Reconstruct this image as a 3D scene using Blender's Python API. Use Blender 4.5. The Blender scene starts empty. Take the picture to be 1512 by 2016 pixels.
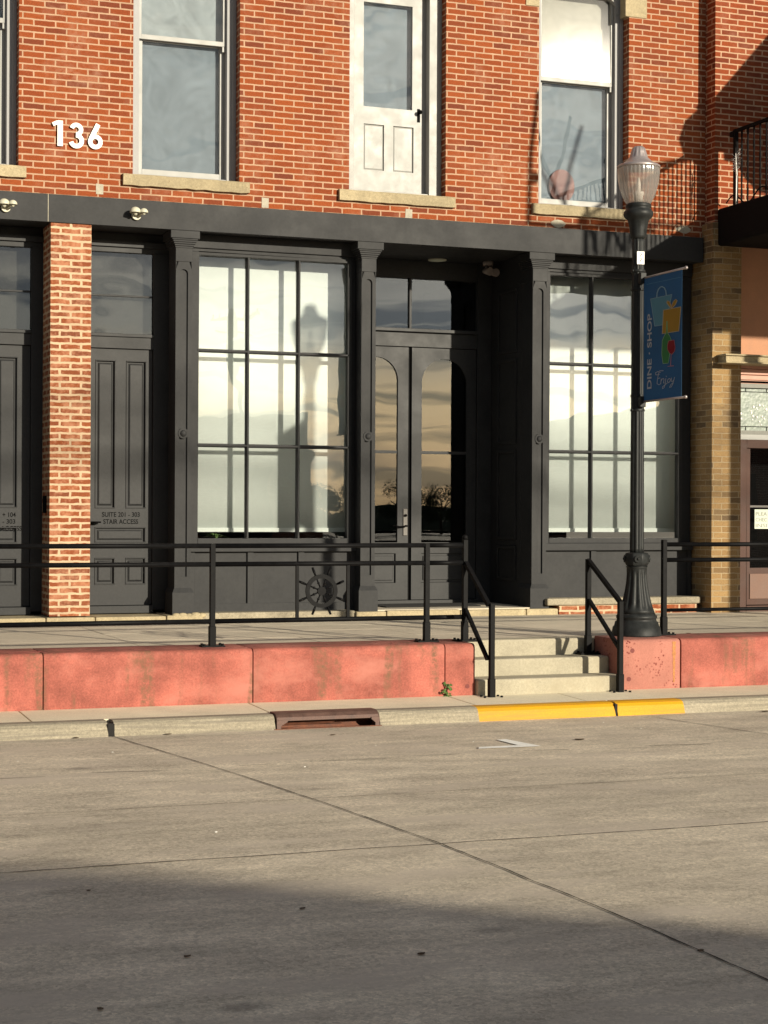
import bpy, bmesh, math, random
from mathutils import Vector, Matrix
random.seed(11)
PI = math.pi
SC = bpy.context.scene
COL = SC.collection
# ------------------------------------------------------------------ camera
YAW = 20.66; FPX = 3500.0; ROLL = 0.0046; CAM = Vector((0.0, -18.5, 1.12))
ca, sa = math.cos(math.radians(YAW)), math.sin(math.radians(YAW))
fwd = Vector((sa, ca, 0)); rt0 = Vector((ca, -sa, 0)); up0 = Vector((0, 0, 1))
rt = rt0 * math.cos(ROLL) + up0 * math.sin(ROLL)
up = up0 * math.cos(ROLL) - rt0 * math.sin(ROLL)
cam = bpy.data.cameras.new('camera'); camo = bpy.data.objects.new('camera', cam); COL.objects.link(camo)
camo.matrix_world = Matrix(((rt.x, up.x, -fwd.x, CAM.x), (rt.y, up.y, -fwd.y, CAM.y), (rt.z, up.z, -fwd.z, CAM.z), (0, 0, 0, 1)))
cam.sensor_fit = 'VERTICAL'; cam.sensor_height = 36; cam.sensor_width = 27
cam.lens = FPX / 2016 * 36; cam.clip_end = 2000; cam.clip_start = 0.1
SC.camera = camo
# ------------------------------------------------------------------ sun and sky
SUN_EL, SUN_AZ = math.radians(14.0), math.radians(24.5)     # azimuth measured from -y towards +x
tosun = Vector((math.sin(SUN_AZ) * math.cos(SUN_EL), -math.cos(SUN_AZ) * math.cos(SUN_EL), math.sin(SUN_EL)))
sl = bpy.data.lights.new('sun', 'SUN'); sl.energy = 5.0; sl.angle = math.radians(0.85); sl.color = (1.0, 0.905, 0.725)
so = bpy.data.objects.new('sun', sl); COL.objects.link(so); so.location = (10, -10, 20)
so.rotation_euler = tosun.to_track_quat('Z', 'Y').to_euler()
w = bpy.data.worlds.new('World'); SC.world = w; w.use_nodes = True
nt = w.node_tree; N = nt.nodes; L = nt.links; N.clear()
out = N.new('ShaderNodeOutputWorld'); bg = N.new('ShaderNodeBackground'); L.new(bg.outputs[0], out.inputs[0])
sky = N.new('ShaderNodeTexSky'); sky.sky_type = 'NISHITA'; sky.sun_disc = False
sky.sun_elevation = SUN_EL; sky.sun_rotation = PI - SUN_AZ
sky.air_density = 1.3; sky.dust_density = 2.5
bg.inputs[1].default_value = 0.074
tc = N.new('ShaderNodeTexCoord'); mp = N.new('ShaderNodeMapping'); mp.inputs['Scale'].default_value = (1.6, 1.6, 9.0)
L.new(tc.outputs['Generated'], mp.inputs[0])
nz = N.new('ShaderNodeTexNoise'); nz.inputs['Scale'].default_value = 2.3; nz.inputs['Detail'].default_value = 7; nz.inputs['Roughness'].default_value = 0.55
L.new(mp.outputs[0], nz.inputs['Vector'])
cr = N.new('ShaderNodeValToRGB'); cr.color_ramp.elements[0].position = 0.50; cr.color_ramp.elements[1].position = 0.66
L.new(nz.outputs[0], cr.inputs[0])
mx = N.new('ShaderNodeMixRGB'); mx.inputs['Color2'].default_value = (4.2, 4.9, 5.9, 1)     # thin grey cloud in front of the blue
mf = N.new('ShaderNodeMath'); mf.operation = 'MULTIPLY'; mf.inputs[1].default_value = 0.75
L.new(cr.outputs[0], mf.inputs[0]); L.new(mf.outputs[0], mx.inputs[0]); hs = N.new('ShaderNodeHueSaturation'); hs.inputs['Saturation'].default_value = 0.58; L.new(sky.outputs[0], hs.inputs['Color'])
sxyz = N.new('ShaderNodeSeparateXYZ'); L.new(tc.outputs['Generated'], sxyz.inputs[0])
er = N.new('ShaderNodeValToRGB'); L.new(sxyz.outputs[2], er.inputs[0])          # cloud bank: warm gap along the horizon, grey deck above it
el_ = er.color_ramp.elements; el_[0].position = 0.0; el_[0].color = (0.84, 0.80, 0.62, 1); el_[1].position = 0.45; el_[1].color = (1, 1, 1, 1)
for p_, c_ in ((0.065, (0.76, 0.75, 0.62, 1)), (0.10, (0.34, 0.42, 0.52, 1)), (0.19, (0.42, 0.48, 0.56, 1))):
    e_ = el_.new(p_); e_.color = c_
mp2 = N.new('ShaderNodeMapping'); mp2.inputs['Scale'].default_value = (2.2, 2.2, 42.0); L.new(tc.outputs['Generated'], mp2.inputs[0])
nz2 = N.new('ShaderNodeTexNoise'); nz2.inputs['Scale'].default_value = 2.0; nz2.inputs['Detail'].default_value = 6; L.new(mp2.outputs[0], nz2.inputs['Vector'])
cr2 = N.new('ShaderNodeValToRGB'); cr2.color_ramp.elements[0].position = 0.50; cr2.color_ramp.elements[0].color = (1, 1, 1, 1); cr2.color_ramp.elements[1].position = 0.60; cr2.color_ramp.elements[1].color = (0.42, 0.47, 0.55, 1)
L.new(nz2.outputs[0], cr2.inputs[0])
ma = N.new('ShaderNodeMixRGB'); ma.blend_type = 'MULTIPLY'; ma.inputs[0].default_value = 1; L.new(hs.outputs[0], ma.inputs[1]); L.new(er.outputs[0], ma.inputs[2])
mb_ = N.new('ShaderNodeMixRGB'); mb_.blend_type = 'MULTIPLY'; mb_.inputs[0].default_value = 1; L.new(ma.outputs[0], mb_.inputs[1]); L.new(cr2.outputs[0], mb_.inputs[2])
L.new(mb_.outputs[0], mx.inputs['Color1']); L.new(mx.outputs[0], bg.inputs[0])
SC.view_settings.view_transform = 'Standard'; SC.view_settings.look = 'None'; SC.view_settings.exposure = 0.46; SC.view_settings.gamma = 1
SC.cycles.max_bounces = 8; SC.cycles.transparent_max_bounces = 12

# ------------------------------------------------------------------ measuring helpers
def ray(px, py):
    d = fwd + rt * ((px - 756) / FPX) - up * ((py - 1008) / FPX)
    return d
def PY(px, py, y):                       # point of the vertical plane at depth y
    d = ray(px, py); t = (y - CAM.y) / d.y; return CAM + d * t
def PZ(px, py, z):                       # point of a level plane
    d = ray(px, py); t = (z - CAM.z) / d.z; return CAM + d * t
def PX_(px, py, x):
    d = ray(px, py); t = (x - CAM.x) / d.x; return CAM + d * t
def X(px, y, py=1008): return PY(px, py, y).x
def Z(py, px, y): return PY(px, py, y).z

# ------------------------------------------------------------------ materials
def newmat(name):
    m = bpy.data.materials.new(name); m.use_nodes = True
    nt = m.node_tree; nt.nodes.clear()
    o = nt.nodes.new('ShaderNodeOutputMaterial'); b = nt.nodes.new('ShaderNodeBsdfPrincipled')
    nt.links.new(b.outputs[0], o.inputs[0])
    return m, nt, b, o
def vscale(nt, sc, coord='Object'):
    t = nt.nodes.new('ShaderNodeTexCoord'); m = nt.nodes.new('ShaderNodeMapping'); m.inputs['Scale'].default_value = sc
    nt.links.new(t.outputs[coord], m.inputs[0]); return m.outputs[0]
def noise(nt, vec, scale, detail=4, rough=0.5):
    n = nt.nodes.new('ShaderNodeTexNoise'); n.inputs['Scale'].default_value = scale; n.inputs['Detail'].default_value = detail
    n.inputs['Roughness'].default_value = rough
    if vec is not None: nt.links.new(vec, n.inputs['Vector'])
    return n.outputs[0]
def ramp(nt, fac, p0, p1, c0=(0, 0, 0, 1), c1=(1, 1, 1, 1)):
    r = nt.nodes.new('ShaderNodeValToRGB'); e = r.color_ramp.elements
    e[0].position = p0; e[1].position = p1; e[0].color = c0; e[1].color = c1
    nt.links.new(fac, r.inputs[0]); return r.outputs[0]
def mixc(nt, fac, a, b, mode='MIX'):
    m = nt.nodes.new('ShaderNodeMixRGB'); m.blend_type = mode
    for i, v in ((0, fac), (1, a), (2, b)):
        if isinstance(v, (int, float)): m.inputs[i].default_value = v
        elif isinstance(v, tuple): m.inputs[i].default_value = v if len(v) == 4 else v + (1,)
        else: nt.links.new(v, m.inputs[i])
    return m.outputs[0]
def math_(nt, op, a, b=None):
    m = nt.nodes.new('ShaderNodeMath'); m.operation = op
    for i, v in ((0, a), (1, b)):
        if v is None: continue
        if isinstance(v, (int, float)): m.inputs[i].default_value = v
        else: nt.links.new(v, m.inputs[i])
    return m.outputs[0]
def bump(nt, b, h, strength, dist=0.01):
    n = nt.nodes.new('ShaderNodeBump'); n.inputs['Strength'].default_value = strength; n.inputs['Distance'].default_value = dist
    nt.links.new(h, n.inputs['Height']); nt.links.new(n.outputs[0], b.inputs['Normal'])

def simple(name, col, rough=0.6, metal=0.0, var=0.15, vs=8.0, bs=0.1, spec=0.5):
    m, nt, b, o = newmat(name)
    v = vscale(nt, (1, 1, 1))
    n1 = noise(nt, v, vs, 5, 0.6); n2 = noise(nt, v, vs * 9, 3, 0.6)
    f = mixc(nt, 0.4, n1, n2)
    dark = tuple(c * (1 - var) for c in col); lite = tuple(min(1, c * (1 + var)) for c in col)
    c = ramp(nt, f, 0.35, 0.65, dark + (1,), lite + (1,))
    nt.links.new(c, b.inputs['Base Color'])
    r = ramp(nt, n1, 0.3, 0.7, (max(0.03, rough - 0.08),) * 3 + (1,), (min(1, rough + 0.08),) * 3 + (1,))
    nt.links.new(r, b.inputs['Roughness'])
    b.inputs['Metallic'].default_value = metal; b.inputs['Specular IOR Level'].default_value = spec
    if bs: bump(nt, b, f, bs, 0.004)
    return m

def brick(name, c1, c2, c3, mortar, bw=0.226, rh=0.0667, ms=0.0085, wash=0.25, washcol=(0.55, 0.36, 0.26), off=(0, 0), distort=0.006, soot=0.0, lowwash=None, special=None):
    m, nt, b, o = newmat(name)
    t = nt.nodes.new('ShaderNodeTexCoord'); s = nt.nodes.new('ShaderNodeSeparateXYZ'); nt.links.new(t.outputs['Object'], s.inputs[0])
    xy = math_(nt, 'ADD', s.outputs[0], s.outputs[1])
    xy = math_(nt, 'ADD', xy, off[0]); zz = math_(nt, 'ADD', s.outputs[2], off[1])
    cb = nt.nodes.new('ShaderNodeCombineXYZ'); nt.links.new(xy, cb.inputs[0]); nt.links.new(zz, cb.inputs[1])
    nd = nt.nodes.new('ShaderNodeTexNoise'); nd.inputs['Scale'].default_value = 14; nd.inputs['Detail'].default_value = 4
    nt.links.new(cb.outputs[0], nd.inputs['Vector'])
    sub = nt.nodes.new('ShaderNodeVectorMath'); sub.operation = 'SUBTRACT'; nt.links.new(nd.outputs['Color'], sub.inputs[0]); sub.inputs[1].default_value = (0.5, 0.5, 0.5)
    scl = nt.nodes.new('ShaderNodeVectorMath'); scl.operation = 'SCALE'; nt.links.new(sub.outputs[0], scl.inputs[0]); scl.inputs['Scale'].default_value = distort * 2
    add = nt.nodes.new('ShaderNodeVectorMath'); add.operation = 'ADD'; nt.links.new(cb.outputs[0], add.inputs[0]); nt.links.new(scl.outputs[0], add.inputs[1])
    def bt(a, c, mo, seed=0):
        br = nt.nodes.new('ShaderNodeTexBrick'); br.offset = 0.5; br.squash = 1
        br.inputs['Scale'].default_value = 1; br.inputs['Brick Width'].default_value = bw; br.inputs['Row Height'].default_value = rh
        br.inputs['Mortar Size'].default_value = ms; br.inputs['Mortar Smooth'].default_value = 0.15
        br.inputs['Color1'].default_value = a; br.inputs['Color2'].default_value = c; br.inputs['Mortar'].default_value = mo
        v = add.outputs[0]
        if seed:
            mm = nt.nodes.new('ShaderNodeMapping'); mm.inputs['Location'].default_value = (bw * 2 * seed, rh * 2 * seed * 3, 0); nt.links.new(v, mm.inputs[0]); v = mm.outputs[0]
        nt.links.new(v, br.inputs['Vector']); return br
    b1 = bt(c1 + (1,), c2 + (1,), mortar + (1,))
    b2 = bt((0, 0, 0, 1), (1, 1, 1, 1), (0, 0, 0, 1), 7)
    third = ramp(nt, b2.outputs[0], 0.70, 1.0)
    col = mixc(nt, third, b1.outputs[0], c3 + (1,))
    # keep mortar where mortar is
    v3 = vscale(nt, (1, 1, 1))
    nf = noise(nt, v3, 60, 4, 0.65)
    col = mixc(nt, 0.55, col, ramp(nt, nf, 0.3, 0.7, (0.55, 0.55, 0.55, 1), (1.3, 1.3, 1.3, 1)), 'MULTIPLY')
    nl = noise(nt, v3, 1.7, 5, 0.6); ns = noise(nt, v3, 9, 5, 0.7)
    wf = math_(nt, 'MULTIPLY', ramp(nt, nl, 0.50, 0.68), ramp(nt, ns, 0.4, 0.75))
    wf = math_(nt, 'MULTIPLY', wf, wash)
    if lowwash is not None:
        wf2 = math_(nt, 'MULTIPLY', ramp(nt, ns, 0.45, 0.62), lowwash); wf = math_(nt, 'MAXIMUM', wf, wf2)
    col = mixc(nt, wf, col, washcol + (1,))
    mn = ramp(nt, noise(nt, v3, 5, 4, 0.6), 0.3, 0.75, tuple(c * 0.8 for c in mortar) + (1,), tuple(min(1, c * 1.08) for c in mortar) + (1,))
    col = mixc(nt, b1.outputs['Fac'], col, mn)
    if soot:
        sf = math_(nt, 'MULTIPLY', ramp(nt, noise(nt, v3, 0.9, 4, 0.6), 0.45, 0.7), soot)
        col = mixc(nt, sf, col, (0.05, 0.04, 0.035, 1))
    nt.links.new(col, b.inputs['Base Color']); b.inputs['Roughness'].default_value = 0.88; b.inputs['Specular IOR Level'].default_value = 0.25
    inv = math_(nt, 'SUBTRACT', 1.0, b1.outputs['Fac'])
    h = math_(nt, 'ADD', inv, math_(nt, 'MULTIPLY', nf, 0.5))
    bump(nt, b, h, 0.55, 0.007)
    return m

def concrete(name, col, stretch=(1, 1, 1), var=0.25, patch=0.35, pcol=None, fine=70, rough=0.85, bs=0.25, drip=None, dots=None, big=0.35, grain=False):
    m, nt, b, o = newmat(name)
    v0 = vscale(nt, (1, 1, 1)); v1 = vscale(nt, stretch)
    nb = noise(nt, v0, big, 5, 0.6); nm = noise(nt, v1, 3.0, 6, 0.65); nf = noise(nt, v0, fine, 3, 0.7); ng = noise(nt, v0, fine * 3, 2, 0.7)
    c = ramp(nt, nb, 0.35, 0.65, tuple(x * (1 - patch * .5) for x in col) + (1,), tuple(x * (1 + patch * .35) for x in col) + (1,))
    c = mixc(nt, 1.0, c, ramp(nt, nm, 0.3, 0.7, (1 - var,) * 3 + (1,), (1 + var * .5,) * 3 + (1,)), 'MULTIPLY')
    c = mixc(nt, 1.0, c, ramp(nt, nf, 0.3, 0.7, (1 - var * .8,) * 3 + (1,), (1 + var * .5,) * 3 + (1,)), 'MULTIPLY')
    c = mixc(nt, 1.0, c, ramp(nt, ng, 0.25, 0.75, (0.8,) * 3 + (1,), (1.18,) * 3 + (1,)), 'MULTIPLY')
    if grain:                 # aggregate, oil spots and dark tyre bands running with the traffic
        vg = nt.nodes.new('ShaderNodeTexVoronoi'); vg.inputs['Scale'].default_value = 55; nt.links.new(v0, vg.inputs['Vector'])
        c = mixc(nt, 0.55, c, ramp(nt, vg.outputs['Color'], 0.1, 0.9, (0.62, 0.62, 0.62, 1), (1.3, 1.3, 1.28, 1)), 'MULTIPLY')
        vt = vscale(nt, (0.07, 1.3, 1)); c = mixc(nt, 0.8, c, ramp(nt, noise(nt, vt, 1.6, 5, 0.6), 0.42, 0.66, (1, 1, 1, 1), (0.88, 0.87, 0.88, 1)), 'MULTIPLY')
        vs2 = nt.nodes.new('ShaderNodeTexVoronoi'); vs2.inputs['Scale'].default_value = 1.1; nt.links.new(vscale(nt, (0.6, 1.1, 1)), vs2.inputs['Vector'])
        c = mixc(nt, math_(nt, 'MULTIPLY', ramp(nt, vs2.outputs['Distance'], 0.03, 0.09, (1, 1, 1, 1), (0, 0, 0, 1)), 0.5), c, (0.13, 0.115, 0.10, 1))
        vs3 = nt.nodes.new('ShaderNodeTexVoronoi'); vs3.inputs['Scale'].default_value = 3.3; nt.links.new(vscale(nt, (0.8, 1, 1)), vs3.inputs['Vector'])
        c = mixc(nt, ramp(nt, vs3.outputs['Distance'], 0.020, 0.035, (0.7, 0.7, 0.7, 1), (0, 0, 0, 1)), c, (0.16, 0.135, 0.11, 1))
    if pcol is not None:
        c = mixc(nt, ramp(nt, noise(nt, v1, 1.4, 6, 0.7), 0.50, 0.68), c, pcol + (1,))
    if drip is not None:      # run-off stains below a top edge: (z_top, colour, amount)
        t = nt.nodes.new('ShaderNodeTexCoord'); s = nt.nodes.new('ShaderNodeSeparateXYZ'); nt.links.new(t.outputs['Object'], s.inputs[0])
        vd = vscale(nt, (1, 1, 0.12)); nd = noise(nt, vd, 4.6, 3, 0.6)
        hh = math_(nt, 'SUBTRACT', drip[0], s.outputs[2])
        fade = ramp(nt, math_(nt, 'MULTIPLY', hh, 3.0), 0.03, 0.8, (1, 1, 1, 1), (0, 0, 0, 1))
        ff = math_(nt, 'MULTIPLY', ramp(nt, nd, 0.525, 0.62), fade)
        ff = math_(nt, 'MULTIPLY', ff, ramp(nt, noise(nt, v0, 22, 5, .75), 0.38, 0.62))
        ff = math_(nt, 'MULTIPLY', ff, drip[2]); c = mixc(nt, ff, c, drip[1] + (1,))
    if dots is not None:      # small pits
        vo = nt.nodes.new('ShaderNodeTexVoronoi'); vo.inputs['Scale'].default_value = dots[0]; nt.links.new(v0, vo.inputs['Vector'])
        dd = ramp(nt, vo.outputs['Distance'], dots[1], dots[1] + 0.05, (1, 1, 1, 1), (0, 0, 0, 1))
        msk = ramp(nt, noise(nt, v0, 4, 3, .5), 0.45, 0.6)
        c = mixc(nt, math_(nt, 'MULTIPLY', dd, msk), c, dots[2] + (1,))
    nt.links.new(c, b.inputs['Base Color']); b.inputs['Roughness'].default_value = rough; b.inputs['Specular IOR Level'].default_value = 0.3
    bump(nt, b, mixc(nt, 0.5, nf, ng), bs, 0.004)
    return m

def glass(name, refl=1.5, rough=0.0, wav=0.02, tint=(1, 1, 1), wscale=1.2, gc=(1, 1, 1)):
    m, nt, b, o = newmat(name); nt.nodes.remove(b)
    tr = nt.nodes.new('ShaderNodeBsdfTransparent'); tr.inputs[0].default_value = tint + (1,)
    gl = nt.nodes.new('ShaderNodeBsdfGlossy'); gl.inputs['Roughness'].default_value = rough; gl.inputs[0].default_value = gc + (1,)
    fr = nt.nodes.new('ShaderNodeFresnel'); fr.inputs[0].default_value = 1.5
    f = math_(nt, 'MULTIPLY', fr.outputs[0], refl)
    f = math_(nt, 'MINIMUM', f, 1.0)
    mx = nt.nodes.new('ShaderNodeMixShader'); nt.links.new(f, mx.inputs[0]); nt.links.new(tr.outputs[0], mx.inputs[1]); nt.links.new(gl.outputs[0], mx.inputs[2])
    nt.links.new(mx.outputs[0], o.inputs[0])
    if wav:
        h = noise(nt, vscale(nt, (1, 1, 1)), wscale, 2, 0.4)
        bp = nt.nodes.new('ShaderNodeBump'); bp.inputs['Strength'].default_value = 1.0; bp.inputs['Distance'].default_value = wav
        nt.links.new(h, bp.inputs['Height']); nt.links.new(bp.outputs[0], gl.inputs['Normal']); nt.links.new(bp.outputs[0], fr.inputs['Normal'])
    return m

M = {}
M['brick'] = brick('red_brick_wall', (0.262, 0.060, 0.015), (0.205, 0.043, 0.012), (0.145, 0.034, 0.015), (0.44, 0.28, 0.18), wash=0.6, ms=0.0085, washcol=(0.42, 0.25, 0.17))
M['pier_brick'] = brick('worn_pier_brick', (0.25, 0.068, 0.022), (0.20, 0.052, 0.02), (0.165, 0.05, 0.024), (0.51, 0.37, 0.24), bw=0.222, rh=0.0667, ms=0.0125, wash=0.8, washcol=(0.62, 0.33, 0.2), distort=0.013, lowwash=0.35, off=(0.03, 0.012))
M['adj_brick'] = brick('deep_red_brick_next_door', (0.25, 0.052, 0.014), (0.20, 0.038, 0.011), (0.14, 0.03, 0.013), (0.48, 0.30, 0.19), wash=0.3, ms=0.0085, off=(0.1, 0.02))
M['yellow_brick'] = brick('buff_brick', (0.32, 0.205, 0.09), (0.23, 0.14, 0.06), (0.12, 0.08, 0.045), (0.36, 0.28, 0.17), bw=0.226, rh=0.0690, ms=0.0055, wash=0.7, washcol=(0.42, 0.28, 0.12), soot=0.3, distort=0.009)
M['charcoal'] = simple('charcoal_paint', (0.0255, 0.0258, 0.0268), 0.6, var=0.22, vs=3.0, bs=0.12, spec=0.2)
M['charcoal_door'] = simple('charcoal_door_paint', (0.027, 0.0275, 0.0285), 0.5, var=0.22, vs=4.0, bs=0.12, spec=0.2)
M['black_iron'] = simple('black_iron_paint', (0.0055, 0.0055, 0.006), 0.5, var=0.3, vs=20, bs=0.15, spec=0.07)
M['lamp_iron'] = simple('cast_iron_black', (0.017, 0.0185, 0.0185), 0.5, var=0.45, vs=14, bs=0.35, spec=0.22)
M['plug'] = simple('dark_red_plug', (0.16, 0.035, 0.03), 0.8, bs=0)
M['ledge_conc'] = concrete('weathered_ledge_concrete', (0.31, 0.27, 0.195), var=0.3, patch=0.4, fine=40, bs=0.6, dots=(30, 0.15, (0.12, 0.10, 0.07)))
M['matte_black'] = simple('matte_black_paint', (0.009, 0.008, 0.008), 0.85, var=0.2, vs=6, bs=0.1, spec=0.08)
M['bronze'] = simple('dark_bronze', (0.06, 0.055, 0.05), 0.45, metal=0.5, bs=0)
M['dim_fixture'] = simple('shade_dimmed_lamp_metal', (0.26, 0.22, 0.20), 0.6, bs=0)  # pale lamp metal darkened to put the ceiling's shade into its colour
M['pink'] = simple('faded_pink_paper', (0.17, 0.10, 0.092), 0.9, var=0.2, vs=12)
M['white_paint'] = simple('cream_white_paint', (0.29, 0.29, 0.275), 0.5, var=0.02, vs=6, bs=0.08)
M['grey_paint'] = simple('aged_white_casing', (0.28, 0.28, 0.28), 0.6, var=0.10, vs=9, bs=0.1)
M['limestone'] = concrete('limestone', (0.40, 0.33, 0.205), var=0.25, patch=0.35, fine=45, bs=0.6, dots=(28, 0.10, (0.22, 0.15, 0.07)))
M['sidewalk'] = concrete('sidewalk_concrete', (0.56, 0.49, 0.38), var=0.14, patch=0.25, fine=60)
M['step'] = concrete('step_concrete', (0.41, 0.37, 0.275), var=0.2, patch=0.2, fine=50, pcol=(0.32, 0.28, 0.20))
M['road'] = concrete('road_concrete', (0.64, 0.555, 0.43), stretch=(0.55, 1.5, 1), var=0.30, patch=0.36, fine=95, bs=0.5, pcol=(0.53, 0.455, 0.365), grain=True)
M['curb'] = concrete('curb_concrete', (0.33, 0.29, 0.215), stretch=(0.7, 8, 20), var=0.32, patch=0.4, fine=50, pcol=(0.17, 0.15, 0.12), bs=0.5)
M['apron'] = concrete('apron_concrete', (0.76, 0.68, 0.50), var=0.12, patch=0.25, fine=50)
M['yellow'] = concrete('yellow_curb_paint', (0.58, 0.29, 0.004), stretch=(0.5, 5, 10), var=0.10, patch=0.12, fine=60, rough=0.6, pcol=(0.44, 0.22, 0.03))
M['red_wall'] = concrete('red_tinted_concrete', (0.375, 0.112, 0.082), stretch=(1, 1, 1.5), var=0.34, patch=0.35, big=3.0, fine=60, pcol=(0.40, 0.148, 0.112), drip=(-0.06, (0.16, 0.085, 0.05), 1.0), bs=0.3)
M['red_pitted'] = concrete('pitted_pale_red_concrete', (0.41, 0.165, 0.125), var=0.16, patch=0.25, big=1.8, fine=55, dots=(34, 0.30, (0.16, 0.03, 0.025)), bs=0.5)
M['blind'] = simple('cream_blind', (0.455, 0.505, 0.48), 0.9, var=0.03, vs=2.0, bs=0)
M['rust'] = simple('rusty_cast_iron', (0.10, 0.055, 0.042), 0.6, var=0.4, vs=12, bs=0.4, metal=0.2)
M['rust_in'] = simple('orange_rust', (0.12, 0.04, 0.018), 0.8, var=0.5, vs=14, bs=0.4)
M['dark'] = simple('dark_interior', (0.012, 0.012, 0.012), 0.8, var=0.3, vs=3, bs=0)
M['joint'] = simple('dark_joint_filler', (0.010, 0.009, 0.008), 0.9, var=0.4, vs=30, bs=0)
M['joint_lite'] = simple('shallow_joint', (0.15, 0.12, 0.09), 0.9, var=0.4, vs=30, bs=0)
M['roadwhite'] = simple('worn_white_road_paint', (0.87, 0.86, 0.80), 0.8, var=0.15, vs=25, bs=0.1)
M['mortar_patch'] = simple('grey_mortar', (0.36, 0.33, 0.26), 0.9, var=0.2, vs=15, bs=0.3)
M['number'] = simple('white_enamel', (0.82, 0.79, 0.74), 0.4, var=0.03, bs=0)
M['letter'] = simple('black_vinyl', (0.003, 0.003, 0.003), 0.7, var=0.1, bs=0, spec=0.05)
M['silver'] = simple('weathered_aluminium', (0.40, 0.35, 0.34), 0.42, metal=0.6, var=0.15, vs=9, bs=0.1)
M['fixture'] = simple('cream_lamp_metal', (0.50, 0.49, 0.38), 0.45, var=0.08, vs=20, bs=0.05)
M['pane'] = glass('shop_window_glass', refl=1.2, rough=0.0, wav=0.0045, wscale=1.1)
M['door_pane'] = glass('door_glass', refl=1.5, rough=0.0, wav=0.0015, wscale=1.0, tint=(0.6, 0.6, 0.6))
M['transom_pane'] = glass('transom_glass', refl=1.7, rough=0.0, wav=0.004, wscale=1.6, tint=(0.6, 0.6, 0.6))
M['old_pane'] = glass('old_dusty_glass', refl=0.45, rough=0.0, wav=0.004, wscale=1.5)
M['glow_pane'] = glass('dusty_upper_glass', refl=0.06, rough=0.10, wav=0.001, wscale=1.5)
M['blue'] = simple('blue_banner_cloth', (0.044, 0.145, 0.275), 0.8, var=0.06, bs=0)
for k, c in (('b_light', (0.17, 0.42, 0.52)), ('b_line', (0.45, 0.66, 0.72)), ('b_gold', (0.62, 0.36, 0.05)), ('b_cream', (0.75, 0.62, 0.38)), ('b_green', (0.07, 0.32, 0.10)), ('b_lgreen', (0.5, 0.75, 0.4)), ('b_red', (0.38, 0.015, 0.03)), ('b_pink', (0.75, 0.3, 0.3)), ('b_white', (0.68, 0.68, 0.66))):
    M[k] = simple('banner_' + k[2:], c, 0.8, var=0.04, bs=0)
for k in ('blue', 'b_light', 'b_line', 'b_gold', 'b_cream', 'b_green', 'b_lgreen', 'b_red', 'b_pink', 'b_white'):
    nt_ = M[k].node_tree; bb = [n for n in nt_.nodes if n.type == 'BSDF_PRINCIPLED'][0]
    oo = [n for n in nt_.nodes if n.type == 'OUTPUT_MATERIAL'][0]
    tl = nt_.nodes.new('ShaderNodeBsdfTranslucent'); ms_ = nt_.nodes.new('ShaderNodeMixShader'); ms_.inputs[0].default_value = 0.55
    src = bb.inputs['Base Color'].links[0].from_socket
    nt_.links.new(src, tl.inputs[0]); nt_.links.new(bb.outputs[0], ms_.inputs[1]); nt_.links.new(tl.outputs[0], ms_.inputs[2]); nt_.links.new(ms_.outputs[0], oo.inputs[0])
M['stucco'] = simple('peach_stucco', (0.42, 0.21, 0.12), 0.85, var=0.08, vs=8, bs=0.3)
M['pinkwood'] = simple('pink_painted_trim', (0.46, 0.24, 0.175), 0.6, var=0.08, vs=12, bs=0.1)
M['brownwood'] = simple('brown_painted_wood', (0.072, 0.037, 0.028), 0.6, var=0.15, vs=6, bs=0.15, spec=0.2)
M['tanpanel'] = simple('tan_wood_panel', (0.16, 0.088, 0.062), 0.7, var=0.12, vs=6, bs=0.15)
M['shutter_grey'] = simple('grey_board', (0.20, 0.20, 0.18), 0.7)
M['leaf'] = simple('tree_leaf', (0.05, 0.075, 0.025), 0.7, var=0.5, vs=1.5, bs=0)
M['weed'] = simple('weed_leaf', (0.07, 0.13, 0.03), 0.6, var=0.4, vs=30, bs=0)
M['dryleaf'] = simple('dry_leaf', (0.10, 0.065, 0.035), 0.8, var=0.4, vs=40, bs=0)
M['bark'] = simple('bark', (0.09, 0.06, 0.04), 0.9, var=0.3, bs=0.3)
M['wood_pole'] = simple('utility_pole_wood', (0.12, 0.08, 0.05), 0.9, var=0.2, bs=0.3)
M['ground'] = concrete('open_ground', (0.26, 0.23, 0.18), var=0.3, patch=0.4, fine=20)
M['farwall'] = brick('opposite_wall_brick', (0.26, 0.12, 0.08), (0.2, 0.09, 0.06), (0.15, 0.07, 0.05), (0.4, 0.33, 0.27))
M['paper'] = simple('white_paper', (0.55, 0.60, 0.50), 0.8, var=0.04, bs=0)

def film(name, base, lo, hi, sc):
    m, nt, b, o = newmat(name)
    v = vscale(nt, (1, 1, 1)); d = noise(nt, v, 1.5, 4, 0.6)
    n = noise(nt, vscale(nt, (sc, sc, sc * 0.45)), 2.2, 8, 0.72)
    wv = nt.nodes.new('ShaderNodeTexNoise'); wv.inputs['Scale'].default_value = 2.0; wv.inputs['Distortion'].default_value = 3.5; wv.inputs['Detail'].default_value = 6
    nt.links.new(v, wv.inputs['Vector'])
    f = mixc(nt, 0.6, n, wv.outputs[0])
    c = ramp(nt, f, 0.35, 0.66, tuple(x * lo for x in base) + (1,), tuple(x * hi for x in base) + (1,))
    nt.links.new(c, b.inputs['Base Color']); b.inputs['Roughness'].default_value = 0.9; b.inputs['Specular IOR Level'].default_value = 0.1
    return m
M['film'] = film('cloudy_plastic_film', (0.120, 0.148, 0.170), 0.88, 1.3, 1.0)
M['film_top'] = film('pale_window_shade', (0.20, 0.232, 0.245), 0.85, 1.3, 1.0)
M['film_white'] = film('sunlit_white_shade', (0.235, 0.235, 0.205), 0.8, 1.1, 1.0)
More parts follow.
